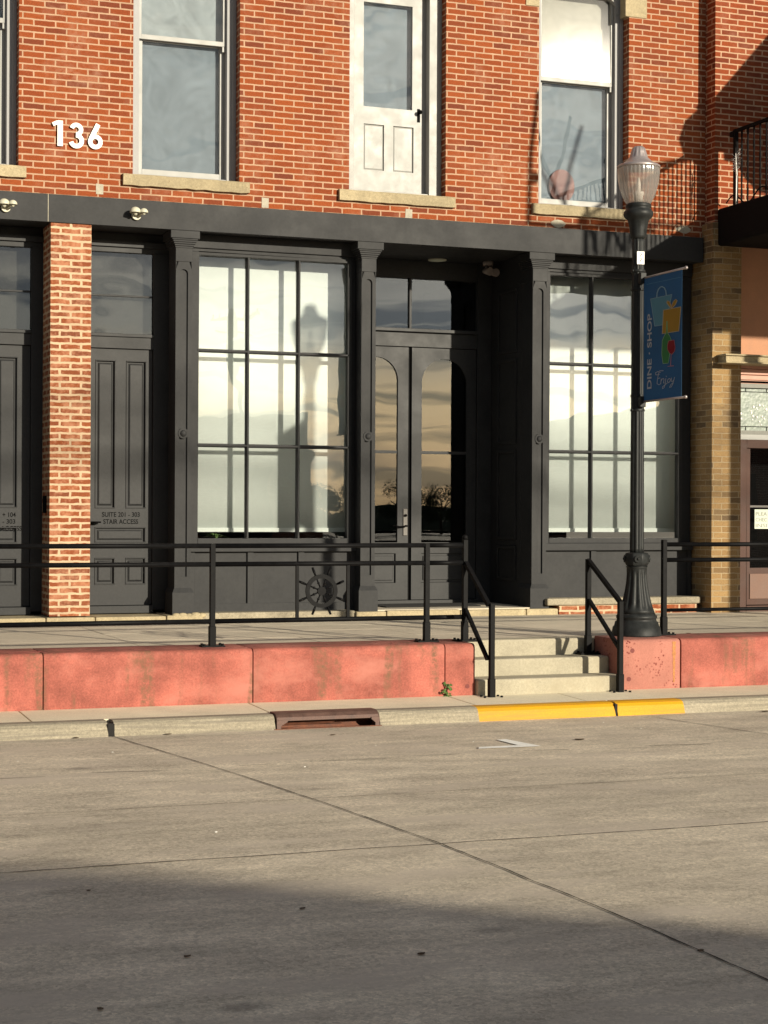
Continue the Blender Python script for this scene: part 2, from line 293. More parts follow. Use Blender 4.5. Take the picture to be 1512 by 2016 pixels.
def leaded(name):
    m, nt, b, o = newmat(name)
    v = vscale(nt, (1, 1, 1)); vo = nt.nodes.new('ShaderNodeTexVoronoi'); vo.inputs['Scale'].default_value = 26; nt.links.new(v, vo.inputs['Vector'])
    c = ramp(nt, noise(nt, v, 9, 5, .7), 0.35, 0.65, (0.09, 0.12, 0.10, 1), (0.20, 0.245, 0.20, 1))
    nt.links.new(c, b.inputs['Base Color']); b.inputs['Roughness'].default_value = 0.4
    bump(nt, b, vo.outputs['Distance'], 0.15, 0.01); return m
M['leaded'] = leaded('leaded_textured_glass')
def globe_mat():
    m, nt, b, o = newmat('ribbed_lamp_globe'); nt.nodes.remove(b)
    tr = nt.nodes.new('ShaderNodeBsdfTransparent'); tr.inputs[0].default_value = (0.86, 0.83, 0.80, 1)
    gl = nt.nodes.new('ShaderNodeBsdfGlossy'); gl.inputs['Roughness'].default_value = 0.12
    df = nt.nodes.new('ShaderNodeBsdfTranslucent'); df.inputs[0].default_value = (0.72, 0.68, 0.64, 1)
    d2 = nt.nodes.new('ShaderNodeBsdfDiffuse'); d2.inputs[0].default_value = (0.58, 0.55, 0.52, 1)
    a = nt.nodes.new('ShaderNodeMixShader'); a.inputs[0].default_value = 0.5; nt.links.new(df.outputs[0], a.inputs[1]); nt.links.new(d2.outputs[0], a.inputs[2])
    bm_ = nt.nodes.new('ShaderNodeMixShader'); bm_.inputs[0].default_value = 0.40
    nt.links.new(tr.outputs[0], bm_.inputs[1]); nt.links.new(a.outputs[0], bm_.inputs[2])
    lw = nt.nodes.new('ShaderNodeLayerWeight'); lw.inputs[0].default_value = 0.35
    c = nt.nodes.new('ShaderNodeMixShader'); f = math_(nt, 'ADD', math_(nt, 'MULTIPLY', lw.outputs['Fresnel'], 0.6), 0.05)
    nt.links.new(f, c.inputs[0]); nt.links.new(bm_.outputs[0], c.inputs[1]); nt.links.new(gl.outputs[0], c.inputs[2])
    nt.links.new(c.outputs[0], o.inputs[0]); return m
M['globe'] = globe_mat()

# ------------------------------------------------------------------ mesh helpers
def tag(o, label=None, cat=None, group=None, kind=None):
    if label: o['label'] = label
    if cat: o['category'] = cat
    if group: o['group'] = group
    if kind: o['kind'] = kind
    return o
def thing(name, label, cat, loc=(0, 0, 0), group=None):
    o = bpy.data.objects.new(name, None); COL.objects.link(o); o.location = loc; o.empty_display_size = 0.2
    return tag(o, label, cat, group)
def rootloc(p):
    while p is not None and p.parent is not None: p = p.parent
    return Vector(p.location) if p is not None else Vector((0, 0, 0))
class MB:
    def __init__(s): s.v = []; s.f = []; s.sm = []
    def add(s, vs, fs, smooth=False):
        n = len(s.v); s.v += [Vector(v) for v in vs]; s.f += [tuple(i + n for i in f) for f in fs]; s.sm += [smooth] * len(fs); return s
    def box(s, x0, x1, y0, y1, z0, z1):
        x0, x1 = min(x0, x1), max(x0, x1); y0, y1 = min(y0, y1), max(y0, y1); z0, z1 = min(z0, z1), max(z0, z1)
        return s.add([(x0, y0, z0), (x1, y0, z0), (x1, y1, z0), (x0, y1, z0), (x0, y0, z1), (x1, y0, z1), (x1, y1, z1), (x0, y1, z1)],
                     [(0, 3, 2, 1), (4, 5, 6, 7), (0, 1, 5, 4), (1, 2, 6, 5), (2, 3, 7, 6), (3, 0, 4, 7)])
    def hexa(s, p):                      # eight corners, bottom ring then top ring
        return s.add(p, [(0, 3, 2, 1), (4, 5, 6, 7), (0, 1, 5, 4), (1, 2, 6, 5), (2, 3, 7, 6), (3, 0, 4, 7)])
    def tube(s, p0, p1, r0, r1=None, n=12, caps=True, smooth=True, rot=0.0):
        p0, p1 = Vector(p0), Vector(p1); r1 = r0 if r1 is None else r1
        d = (p1 - p0).normalized(); a = Vector((0, 0, 1)) if abs(d.z) < 0.9 else Vector((1, 0, 0))
        u = d.cross(a).normalized(); w_ = d.cross(u).normalized(); vs = []
        for p, r in ((p0, r0), (p1, r1)):
            for i in range(n):
                t = 2 * PI * i / n + rot; vs.append(p + u * math.cos(t) * r + w_ * math.sin(t) * r)
        fs = [(i, (i + 1) % n, n + (i + 1) % n, n + i) for i in range(n)]
        s.add(vs, fs, smooth)
        if caps: s.add(vs[:n], [tuple(range(n))[::-1]]); s.add(vs[n:], [tuple(range(n))])
        return s
    def bar(s, p0, p1, w_=0.04):         # square bar
        return s.tube(p0, p1, w_ * 0.7071, n=4, smooth=False, rot=PI / 4)
    def path(s, pts, r, n=8):
        for a, b in zip(pts, pts[1:]): s.tube(a, b, r, n=n)
        return s
    def lathe(s, c, prof, n=32, flute=None, smooth=True, cap=True):
        vs = []
        for (r, z) in prof:
            for i in range(n):
                t = 2 * PI * i / n; rr = r
                if flute and flute[0] <= z <= flute[1]: rr = r * (1 - flute[3] * (0.5 + 0.5 * math.cos(t * flute[2])) ** 1.5)
                vs.append((c[0] + rr * math.cos(t), c[1] + rr * math.sin(t), c[2] + z))
        fs = []
        for k in range(len(prof) - 1):
            for i in range(n):
                j = (i + 1) % n; fs.append((k * n + i, k * n + j, (k + 1) * n + j, (k + 1) * n + i))
        s.add(vs, fs, smooth)
        if cap: s.add(vs[:n], [tuple(range(n))[::-1]]); s.add(vs[-n:], [tuple(range(n))])
        return s
    def prism(s, poly, O, U, V, Nn, t):  # polygon (u, v) extruded by t along Nn
        O, U, V, Nn = map(Vector, (O, U, V, Nn)); n = len(poly)
        a = [O + U * u + V * v for u, v in poly]; b = [p + Nn * t for p in a]
        s.add(a + b, [tuple(range(n))[::-1], tuple(range(n, 2 * n))] + [(i, (i + 1) % n, n + (i + 1) % n, n + i) for i in range(n)])
        return s
    def sphere(s, c, r, nu=16, nv=10, sc=(1, 1, 1), v0=0.0, v1=1.0):
        vs = []
        for j in range(nv + 1):
            ph = PI * (v0 + (v1 - v0) * j / nv)
            for i in range(nu):
                th = 2 * PI * i / nu; vs.append((c[0] + r * sc[0] * math.sin(ph) * math.cos(th), c[1] + r * sc[1] * math.sin(ph) * math.sin(th), c[2] + r * sc[2] * math.cos(ph)))
        fs = [(j * nu + i, (j + 1) * nu + i, (j + 1) * nu + (i + 1) % nu, j * nu + (i + 1) % nu) for j in range(nv) for i in range(nu)]
        return s.add(vs, fs, True)
    def build(s, name, mat, parent=None, bevel=0.0, label=None, fix=True):
        me = bpy.data.meshes.new(name); off = rootloc(parent)
        me.from_pydata([v - off for v in s.v], [], s.f)
        me.polygons.foreach_set('use_smooth', s.sm); me.update()
        if fix:
            bm = bmesh.new(); bm.from_mesh(me)
            bmesh.ops.remove_doubles(bm, verts=bm.verts, dist=1e-5)
            bmesh.ops.recalc_face_normals(bm, faces=bm.faces); bm.to_mesh(me); bm.free()
        o = bpy.data.objects.new(name, me); COL.objects.link(o); me.materials.append(M[mat] if isinstance(mat, str) else mat)
        if parent is not None: o.parent = parent
        if bevel:
            md = o.modifiers.new('bevel', 'BEVEL'); md.width = bevel; md.segments = 2; md.limit_method = 'ANGLE'; md.angle_limit = 0.6
        if label: o['label'] = label
        return o
def struct(name, mb, mat, bevel=0): o = mb.build(name, mat, None, bevel); o['kind'] = 'structure'; return o
def text(body, O, U, V, w_=None, h=None, ext=0.003, name='lettering', mat='letter', parent=None, bold=0.0, align='LEFT', gap=0.0):
    cu = bpy.data.curves.new('t', 'FONT'); cu.body = body; cu.size = 1; cu.offset = bold; cu.space_character = 1 + gap
    to = bpy.data.objects.new('t', cu); COL.objects.link(to)
    dg = bpy.context.evaluated_depsgraph_get(); me0 = bpy.data.meshes.new_from_object(to.evaluated_get(dg))
    vs = [v.co.copy() for v in me0.vertices]; fs = [tuple(p.vertices) for p in me0.polygons]
    bpy.data.objects.remove(to); bpy.data.curves.remove(cu); bpy.data.meshes.remove(me0)
    x0 = min(v.x for v in vs); x1 = max(v.x for v in vs); y0 = min(v.y for v in vs); y1 = max(v.y for v in vs)
    sy = h / (y1 - y0); sx = (w_ / (x1 - x0)) if w_ else sy
    O, U, V = Vector(O), Vector(U), Vector(V); Nn = U.cross(V)
    mb = MB(); mb.add([O + U * (v.x - x0) * sx + V * (v.y - y0) * sy + Nn * ext for v in vs], fs)
    # sides: back copy joined by boundary edges
    cnt = {}
    for f in fs:
        for a, b in zip(f, f[1:] + f[:1]): cnt[(a, b)] = 1
    n = len(vs); mb.v += [v - Nn * ext for v in mb.v[:n]]
    for (a, b) in cnt:
        if (b, a) not in cnt: mb.f.append((a, b, b + n, a + n)); mb.sm.append(False)
    return mb.build(name, mat, parent, fix=False)
UX, UZ = Vector((1, 0, 0)), Vector((0, 0, 1))

# ================================================================== SETTING: ground, road, curb, pavement
ZR, ZC, ZS = -0.62, -0.505, -0.05
YW0, YW1 = -4.12, -3.57          # low red wall: street face, inner face
YCT, YCB = -4.88, -4.95
g = MB(); g.add([(-400, -600, -0.70), (400, -600, -0.70), (400, 200, -0.70), (-400, 200, -0.70)], [(0, 1, 2, 3)]); struct('ground', g, 'ground')
r = MB(); r.box(-30, 40, -19.5, YCB + 0.02, ZR - 0.06, ZR); struct('road', r, 'road')
r = MB(); r.box(-30, 40, -25.9, -19.5, ZR - 0.06, ZR + 0.12); struct('far_pavement', r, 'sidewalk')
# curb segments with a gap for the storm drain and the painted part
def curb(x0, x1, name, mat):
    mb = MB(); prof = [(YCB - 0.015, ZR - 0.05), (YCB, ZR + 0.0), (YCB + 0.03, ZC - 0.035), (YCB + 0.05, ZC - 0.012), (YCB + 0.085, ZC), (YCT + 0.13, ZC), (YCT + 0.13, ZR - 0.05)]
    n = max(2, int((x1 - x0) / 0.25)); rings = []
    for i in range(n + 1):
        x = x0 + (x1 - x0) * i / n; jj = random.uniform(-0.004, 0.004) if 0 < i < n else 0
        rings += [(x, y + (jj if k in (1, 2, 3) else 0), z) for k, (y, z) in enumerate(prof)]
    m = len(prof); fs = [(i * m + k, (i + 1) * m + k, (i + 1) * m + k + 1, i * m + k + 1) for i in range(n) for k in range(m - 1)]
    fs += [tuple(range(m)), tuple(range(n * m, n * m + m))[::-1]]
    mb.add(rings, fs); o = mb.build(name, mat); o['kind'] = 'structure'; return o
xj0 = X(221, YCB, 1445); xd0, xd1 = X(545, YCB, 1440), X(747, YCB, 1430); xy0, xy1, xyj = X(944, YCB, 1420), X(1349, YCB, 1400), X(1215, YCB, 1408)
GAP = 0.012
curb(-12, xj0 - 0.03, 'curb', 'curb'); curb(xj0 + 0.02, xd0 - 0.01, 'curb', 'curb'); curb(xd1 + 0.01, xy0, 'curb', 'curb')
curb(xy0, xyj - 0.012, 'painted_curb', 'yellow'); curb(xyj + 0.012, xy1, 'painted_curb', 'yellow'); curb(xy1, 25, 'curb', 'curb')
a = MB()
ax = [-12, X(52, -4.5, 1410), X(515, -4.5, 1398), X(914, -4.5, 1385), X(1130, -4.5, 1375), 25]
for x0, x1 in zip(ax, ax[1:]):
    u0, u1, v0, v1 = x0 + .005, x1 - .005, YCT + .13, YW0 + .15
    a.hexa([(u0, v0, ZC - .2), (u1, v0, ZC - .2), (u1, v1, ZC - .2), (u0, v1, ZC - .2), (u0, v0, ZC - .001), (u1, v0, ZC - .001), (u1, v1, ZC + .018), (u0, v1, ZC + .018)])
struct('curb_pavement', a, 'apron', 0.004)
a = MB(); a.box(-12, 25, YCT + 0.13, YW0, ZC - 0.25, ZC - 0.02); struct('pavement_bed', a, 'joint')
# road joints
def strip(pts, wd, z, name, mat, jit=0.004, kind='structure'):
    mb = MB(); P = []
    for (p, q) in zip(pts, pts[1:]):
        n = max(2, int((Vector(q) - Vector(p)).length / 0.08))
        P += [Vector(p).lerp(Vector(q), i / n) for i in range(n)]
    P.append(Vector(pts[-1])); vs = []
    d0 = (P[-1] - P[0]).normalized(); nn = Vector((-d0.y, d0.x, 0)); off = 0
    for p in P:
        off = off * 0.8 + random.uniform(-jit, jit); ww = wd * random.uniform(0.6, 1.3) / 2
        vs += [(p.x + nn.x * (off + ww), p.y + nn.y * (off + ww), z), (p.x + nn.x * (off - ww), p.y + nn.y * (off - ww), z)]
    mb.add(vs, [(2 * i, 2 * i + 1, 2 * i + 3, 2 * i + 2) for i in range(len(P) - 1)])
    o = mb.build(name, mat, None); o['kind'] = 'structure'; return o
def rp(px, py): return PZ(px, py, ZR)
strip([(-12, rp(868, 1662).y, 0), rp(868, 1662), (20, rp(868, 1662).y, 0)], 0.011, ZR + 0.004, 'road_joint', 'joint')
strip([rp(222, 1450), rp(420, 1510), rp(670, 1592), rp(868, 1662)], 0.0095, ZR + 0.005, 'road_joint', 'joint')
strip([rp(868, 1662), rp(1190, 1792), rp(1512, 1930), rp(1800, 2060)], 0.0095, ZR + 0.005, 'road_joint', 'joint')
strip([rp(1290, 1413), rp(1512, 1446), rp(1800, 1488)], 0.010, ZR + 0.005, 'road_joint', 'joint')
strip([(-10, -8.27, 0), (20, -8.27, 0)], 0.006, ZR + 0.004, 'road_joint', 'joint_lite')
for pts in ([rp(820, 1489), rp(905, 1485)], [rp(1270, 1469), rp(1400, 1465)], [rp(180, 1522), rp(330, 1518)], [rp(610, 1500), rp(760, 1494)], [rp(1030, 1479), rp(1120, 1476)], [rp(0, 1534), rp(90, 1530)], [rp(470, 1508), rp(545, 1505)]):
    strip(pts, 0.008, ZR + 0.0045, 'road_crack', 'joint', jit=0.003)
# parking mark
mk = [(942, 1475.5), (943, 1472), (1020, 1468.5), (978, 1458), (996, 1456.5), (1067, 1470.5)]
pm = MB(); pm.add([(*rp(*p).xy, ZR + 0.006) for p in mk], [tuple(range(len(mk)))]); o = pm.build('parking_mark', 'roadwhite'); o['kind'] = 'structure'
# pavement in front of the shop
s = MB(); ys = [0.6, -1.10, -1.83, -2.7, YW1]
xs = [-12, -1.0, 0.6] + [X(p, -1.6, 1245) for p in (195, 520)] + [6.29, 7.746, 9.2, 10.7, 12.2, 25]
for i in range(len(xs) - 1):
    for j in range(len(ys) - 1): s.box(xs[i] + 0.003, xs[i + 1] - 0.003, ys[j + 1] + 0.003, ys[j] - 0.003, ZS - 0.1, ZS + random.uniform(-0.0015, 0.0015))
struct('sidewalk', s, 'sidewalk', 0.003)
s = MB(); s.box(-12, 25, YW1, 6, -0.6, ZS - 0.012); struct('sidewalk_bed', s, 'joint')
# ================================================================== RED LOW WALLS
XL1, XR0 = 6.29, 7.746
wall = thing('retaining_wall', 'long red concrete retaining wall with dark drip stains, left of the steps', 'low wall', (3, YW0, ZC))
cuts = [-12, X(85, YW0, 1340), X(498, YW0, 1330), X(876, YW0, 1320), XL1]
def wallpiece(x0, x1, mat, parent, name='wall_panel', ztop=-0.035, y0=YW0):
    mb = MB(); n = max(2, int((x1 - x0) / 0.15)); prof = []
    R = 0.045
    prof.append((y0 + 0.0, ZC - 0.15)); prof.append((y0, ztop - R))
    for k in range(1, 6):
        t = k / 5 * PI / 2; prof.append((y0 + R * (1 - math.cos(t)), ztop - R + R * math.sin(t)))
    prof.append((YW1 - 0.004, ztop + 0.004)); prof.append((YW1 - 0.004, ZC - 0.15))
    m = len(prof); rings = []
    for i in range(n + 1):
        x = x0 + (x1 - x0) * i / n
        rings += [(x, y, z) for (y, z) in prof]
    fs = [(i * m + k, (i + 1) * m + k, (i + 1) * m + k + 1, i * m + k + 1) for i in range(n) for k in range(m - 1)]
    mb.add(rings, fs, True); mb.add(rings[:m], [tuple(range(m))]); mb.add(rings[-m:], [tuple(range(m))])
    o = mb.build(name, mat, parent, fix=True); o.modifiers.new('bevel', 'BEVEL').width = 0.005; o.modifiers[-1].limit_method = 'ANGLE'; o.modifiers[-1].segments = 2; o.modifiers[-1].angle_limit = 1.0
    return o
for x0, x1 in zip(cuts, cuts[1:]): wallpiece(x0 + 0.0035, x1 - 0.0035, 'red_wall', wall)
fill = MB(); fill.box(-12, XL1 - 0.03, YW0 + 0.03, YW1 - 0.02, ZC - 0.1, -0.07); fill.build('joint_filler', 'joint', wall)
# top texture dots: small chips along the top
ch = MB()
for k in range(150):
    x = random.uniform(-0.2, XL1 - 0.2); y = random.choice([YW0 + 0.09, YW0 + 0.2, YW0 + 0.32]) + random.uniform(-0.01, 0.01); rr = random.uniform(0.006, 0.011)
    ch.box(x - rr * 1.8, x + rr * 1.8, y - rr, y + rr, -0.05, (-0.0315 if y > YW0 + .15 else -0.0325))
ch.build('pit_marks', 'plug', wall)
sp = MB(); q = PY(920, 1351, YW0); sp.lathe((q.x, YW0, q.z), [(0.0, 0), (0.018, 0)], n=10)
sp = MB(); sp.tube((q.x, YW0 - 0.003, q.z), (q.x, YW0 + 0.02, q.z), 0.02, n=14); sp.build('form_tie_plug', 'plug', wall)
xe = X(1340, YW0, 1330)
w2 = thing('retaining_wall', 'short pale pitted red concrete block under the street lamp', 'low wall', (8, YW0, ZC))
wallpiece(XR0, xe - 0.007, 'red_pitted', w2)
f2 = MB()
for (a_, b_) in ((1245, 1281), (1238, 1337)):
    q = PY(a_, b_, YW0); f2.tube((q.x, YW0 - 0.003, q.z), (q.x, YW0 + 0.02, q.z), 0.021, n=14)
f2.build('form_tie_plug', 'plug', w2)
f3 = MB(); q = PY(1327, 1260, YW0); vs = []
for i in range(26):
    z = -0.06 - i * 0.0150; ww = 0.020 * (1 - i / 40) * random.uniform(.7, 1.2); vs += [(q.x - ww, YW0 - 0.002, z), (q.x + ww, YW0 - 0.002, z)]
f3.add(vs, [(2 * i, 2 * i + 1, 2 * i + 3, 2 * i + 2) for i in range(25)]); f3.build('rust_streak', simple('rust_run', (0.40, 0.17, 0.06), 0.9, var=0.4, vs=30), w2)
w3 = thing('retaining_wall', 'smooth red concrete retaining wall at the right edge, under the railing', 'low wall', (12, YW0, ZC))
wallpiece(xe + 0.006, 14.0, 'red_wall', w3)
f4 = MB(); f4.box(XR0 + 0.05, 14, YW0 + 0.03, YW1 - 0.02, ZC - 0.1, -0.07); f4.build('joint_filler', 'joint', w3)
# ================================================================== STEPS
st = thing('concrete_steps', 'flight of three pale concrete steps between the red walls', 'steps', (7, -3.9, ZC))
RZ = (ZS - ZC) / 3
for k in range(3):
    y0 = YW1 - 0.02 - 0.29 * k; z1 = ZS + 0.002 - RZ * k
    mb = MB(); mb.box(XL1 + 0.003, XR0 - 0.003 - 0.0, y0, YW1 + 0.20 - 0.004 * k, ZC - 0.3 + 0.01 * k, z1); mb.build('step', 'step', st, bevel=0.018)

# ================================================================== MAIN BUILDING
B = thing('brick_building', 'red brick building with white 136 numerals over charcoal shopfronts', 'building', (5, 0, 0))
XE = 11.03
ZF1, ZF0 = 4.395, 4.105
def gridwall(mb, x0, x1, z0, z1, y0, y1, holes):
    xs_ = sorted(set([x0, x1] + [h[0] for h in holes] + [h[1] for h in holes])); zs_ = sorted(set([z0, z1] + [h[2] for h in holes] + [h[3] for h in holes]))
    def solid(i, j):
        if i < 0 or j < 0 or i >= len(xs_) - 1 or j >= len(zs_) - 1: return False
        cx, cz = (xs_[i] + xs_[i + 1]) / 2, (zs_[j] + zs_[j + 1]) / 2
        return not any(h[0] < cx < h[1] and h[2] < cz < h[3] for h in holes)
    for i in range(len(xs_) - 1):
        for j in range(len(zs_) - 1):
            if not solid(i, j): continue
            a_, b_, c_, d_ = xs_[i], xs_[i + 1], zs_[j], zs_[j + 1]
            mb.add([(a_, y0, c_), (b_, y0, c_), (b_, y0, d_), (a_, y0, d_)], [(0, 1, 2, 3)])
            mb.add([(a_, y1, c_), (b_, y1, c_), (b_, y1, d_), (a_, y1, d_)], [(3, 2, 1, 0)])
            if not solid(i - 1, j): mb.add([(a_, y0, c_), (a_, y1, c_), (a_, y1, d_), (a_, y0, d_)], [(3, 2, 1, 0)])
            if not solid(i + 1, j): mb.add([(b_, y0, c_), (b_, y1, c_), (b_, y1, d_), (b_, y0, d_)], [(0, 1, 2, 3)])
            if not solid(i, j - 1): mb.add([(a_, y0, c_), (b_, y0, c_), (b_, y1, c_), (a_, y1, c_)], [(3, 2, 1, 0)])
            if not solid(i, j + 1): mb.add([(a_, y0, d_), (b_, y0, d_), (b_, y1, d_), (a_, y1, d_)], [(0, 1, 2, 3)])
    return mb
ZSB, ZST, ZTOP = 4.55, 4.672, 7.45
U = {'a': (X(37, 0, 200) - 1.12, X(37, 0, 200)), 'b': (X(262, 0, 200), X(472, 0, 200)), 'c': (X(688, 0, 200), X(878, 0, 200)), 'd': (X(1061, 0, 200), X(1238, 0, 200))}
wm = gridwall(MB(), -3, XE + 0.02, 4.18, 9.5, 0.0, 0.35, [(v[0], v[1], ZST, ZTOP) for v in U.values()])
wm.build('brick_wall', 'brick', B)
fa = MB(); xs0 = X(95, -0.07, 400)
fa.box(-3, xs0 - 0.003, -0.07, 0.02, ZF0, ZF1); fa.box(xs0 + 0.003, XE - 0.04, -0.07, 0.02, ZF0, ZF1)
fa.box(-3, XE - 0.05, -0.064, 0.02, ZF0 + .002, ZF1 - .002)
fa.build('fascia', 'charcoal', B, bevel=0.003)
sm_ = MB(); sm_.box(xs0 - 0.0035, xs0 + 0.0035, -0.0705, -0.05, ZF0 + .003, ZF1 - .003); sm_.build('seam_bead', 'mortar_patch', B)
# soffit behind the fascia
so_ = MB(); so_.box(-3, XE, 0.021, 3.0, 4.115, 4.175); so_.build('soffit', 'charcoal', B)
for (px, py) in ((196, 372), (522, 399), (805, 421)):
    q = PY(px, py, -0.005); mb = MB(); hw = 0.042
    pts = [(-hw * random.uniform(.8, 1.1), -0.055), (hw * random.uniform(.8, 1.1), -0.055), (hw, 0.05), (-hw * .9, 0.055)]
    mb.prism(pts, (q.x, 0.0, q.z), UX, UZ, (0, -1, 0), 0.004); mb.build('mortar_patch', 'mortar_patch', B)
for (px, py) in ((1100, 440), (1346, 452)):
    q = PY(px, py, -0.005); mb = MB()
    pts = [(0.10 * math.cos(t) * random.uniform(.7, 1.1), 0.05 * math.sin(t) * random.uniform(.8, 1.1)) for t in [i * 2 * PI / 11 for i in range(11)]]
    mb.prism(pts, (q.x, 0.0, q.z), UX, UZ, (0, -1, 0), 0.005); mb.build('mortar_patch', 'mortar_patch', B)

def ragged_sill(x0, x1, z0, z1, parent, y0=-0.05, name='sill'):
    mb = MB(); n = 14; rings = []
    for i in range(n + 1):
        x = x0 + (x1 - x0) * i / n; j = lambda a=0.004: random.uniform(-a, a)
        rings += [(x, y0 + j(), z0 + j(.005)), (x, 0.14, z0), (x, 0.14, z1), (x, y0 + 0.012 + j(), z1 + j(.002)), (x, y0 + j(), z1 - 0.012 + j())]
    m = 5; fs = [(i * m + k, (i + 1) * m + k, (i + 1) * m + (k + 1) % m, i * m + (k + 1) % m) for i in range(n) for k in range(m)]
    mb.add(rings, fs + [tuple(range(m)), tuple(range(n * m, n * m + m))]); return mb.build(name, 'limestone', parent)

def sash_window(key, zmeet, topmat, botmat, cw=0.10, pane='old_pane', toppane=None, label=None, sillx=None, zt=ZTOP):
    x0, x1 = U[key]; yc = 0.16
    mb = MB()                                                      # fixed outer casing
    mb.box(x0, x0 + cw, yc, 0.34, ZST, zt); mb.box(x1 - cw, x1, yc, 0.34, ZST, zt); mb.box(x0 + cw, x1 - cw, yc, 0.34, zt - 0.1, zt)
    mb.box(x1 - cw * 0.45, x1 - 0.001, yc - 0.02, yc, ZST, zt); mb.box(x0 + 0.001, x0 + cw * .45, yc - 0.02, yc, ZST, zt)
    mb.box(x0 + cw, x1 - cw, yc + 0.01, 0.34, ZST, ZST + 0.045)
    wn = mb.build('window', 'grey_paint', B, bevel=0.004, label=label)
    a0, a1 = x0 + cw, x1 - cw; s_ = 0.055
    ts = MB(); y = yc + 0.045                                      # upper sash, outer
    ts.box(a0, a0 + s_ * .6, y, y + 0.04, zmeet, zt - 0.1); ts.box(a1 - s_ * .6, a1, y, y + 0.04, zmeet, zt - 0.1)
    ts.box(a0 + s_ * .6, a1 - s_ * .6, y, y + 0.04, zmeet, zmeet + 0.05); ts.box(a1 - 0.04, a1, y + 0.005, y + 0.035, zmeet - 0.06, zmeet)
    ts.build('upper_sash', 'white_paint', wn, bevel=0.003)
    bs = MB(); y2 = y + 0.045
    bs.box(a0, a0 + s_, y2, y2 + 0.04, ZST + 0.045, zmeet + 0.02); bs.box(a1 - s_, a1, y2, y2 + 0.04, ZST + 0.045, zmeet + 0.02)
    bs.box(a0 + s_, a1 - s_, y2, y2 + 0.04, ZST + 0.045, ZST + 0.115); bs.box(a0 + s_, a1 - s_, y2, y2 + 0.04, zmeet - 0.01, zmeet + 0.02)
    bs.build('lower_sash', 'white_paint', wn, bevel=0.003)
    gp = MB(); gp.box(a0 + .01, a1 - .01, y + 0.02, y + 0.024, zmeet + 0.03, zt - 0.11); po_ = gp.build('upper_pane', toppane or pane, wn)
    if toppane:                                                    # upper pane tilted on purpose to steer the sun's glare onto it
        cpt = Vector(((a0 + a1) / 2, y + .022, (zmeet + zt) / 2)) - Vector(B.location)
        po_.data.transform(Matrix.Translation(cpt) @ Matrix.Rotation(math.radians(-1.1), 4, 'Z') @ Matrix.Rotation(math.radians(-0.9), 4, 'X') @ Matrix.Translation(-cpt))
    gp = MB(); gp.box(a0 + .02, a1 - .02, y2 + 0.018, y2 + 0.022, ZST + 0.1, zmeet + 0.01); gp.build('lower_pane', pane, wn)
    fm = MB(); fm.box(a0 + .005, a1 - .005, y2 + 0.07, y2 + 0.09, zmeet, zt - 0.05); fm.build('window_shade', topmat, wn)
    fm = MB(); fm.box(a0 + .005, a1 - .005, y2 + 0.07, y2 + 0.09, ZST + .05, zmeet - 0.0); fm.build('window_film', botmat, wn)
    ragged_sill(sillx[0], sillx[1], ZSB, ZST - 0.002, wn)
    return wn
sash_window('a', 6.19, 'film', 'film', label='upper window at the left picture edge', sillx=(U['a'][0] - 0.1, X(52, -0.05, 335)))
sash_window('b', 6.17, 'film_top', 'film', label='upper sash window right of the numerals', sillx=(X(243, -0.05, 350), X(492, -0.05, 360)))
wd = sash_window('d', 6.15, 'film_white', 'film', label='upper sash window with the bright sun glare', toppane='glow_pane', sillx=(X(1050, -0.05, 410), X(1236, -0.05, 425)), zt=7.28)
x0, x1 = U['d']; ac = MB(); n = 14; pts = []
cx_, hw_ = (x0 + x1) / 2, (x1 - x0) / 2
for i in range(n + 1):
    t = PI * i / n; pts.append((cx_ + hw_ * 0.86 * math.cos(t), 7.0 + 0.27 * math.sin(t) ** 0.75))
for sgn in (1, -1):
    pl = [(x1 - .001, 6.98), (x1 - .001, 7.3)] + [(cx_, 7.3)] + [p for p in pts if p[0] >= cx_ - 1e-6][::-1]
    if sgn < 0: pl = [(2 * cx_ - a_, b_) for a_, b_ in pl]
    ac.prism(pl, (0, 0.15, 0), UX, UZ, (0, 1, 0), 0.06)
ac.build('arch_casing', 'grey_paint', wd)
for (a_, b_) in ((X(1035, 0, 5), x0 + 0.0), (x1 - 0.055, X(1273, 0, 20))):
    ab = MB(); ab.box(a_, b_, -0.012, 0.12, Z(12 if a_ < cx_ else 35, 1050 if a_ < cx_ else 1255, 0), 7.32); ab.build('arch_block', 'limestone', wd, bevel=0.005)
ln = thing('paper_lantern', 'round faded pink lantern behind the dusty lower glass of the glaring upper window', 'lantern', tuple(PY(1106, 368, 0.29)))
q = PY(1106, 366, 0.29); mb = MB(); mb.sphere((q.x, 0.296, q.z), 0.17, 20, 14, (1, 0.12, 1.15)); mb.build('shade', 'pink', ln)
# upper white door
x0, x1 = U['c']; cw = 0.15
mb = MB(); yc = 0.13
mb.box(x0, x0 + 0.10, yc, 0.34, ZST, ZTOP); mb.box(x1 - cw, x1, yc, 0.34, ZST, ZTOP)
mb.box(x0 + .1, x1 - cw, yc, 0.34, 6.97, 7.06); mb.box(x0 + .1, x1 - cw, yc + 0.02, 0.34, ZST, ZST + 0.045)
ud = mb.build('balcony_door', 'white_paint', B, bevel=0.004, label='white half-glazed upper door with dark knob plate')
d0, d1 = x0 + 0.10, x1 - cw; yd = 0.24
gx0, gx1 = X(716, yd, 110), X(812, yd, 110); gz0, gz1 = Z(213, 764, yd), Z(8, 764, yd)
pz0, pz1 = Z(337, 764, yd), Z(247, 764, yd); p1 = (X(716, yd, 290), X(756, yd, 290)); p2 = (X(774, yd, 290), X(814, yd, 290))
mb = gridwall(MB(), d0, d1, ZST + 0.045, 6.97, yd, yd + 0.045, [(gx0, gx1, gz0, gz1), (p1[0], p1[1], pz0, pz1), (p2[0], p2[1], pz0, pz1)])
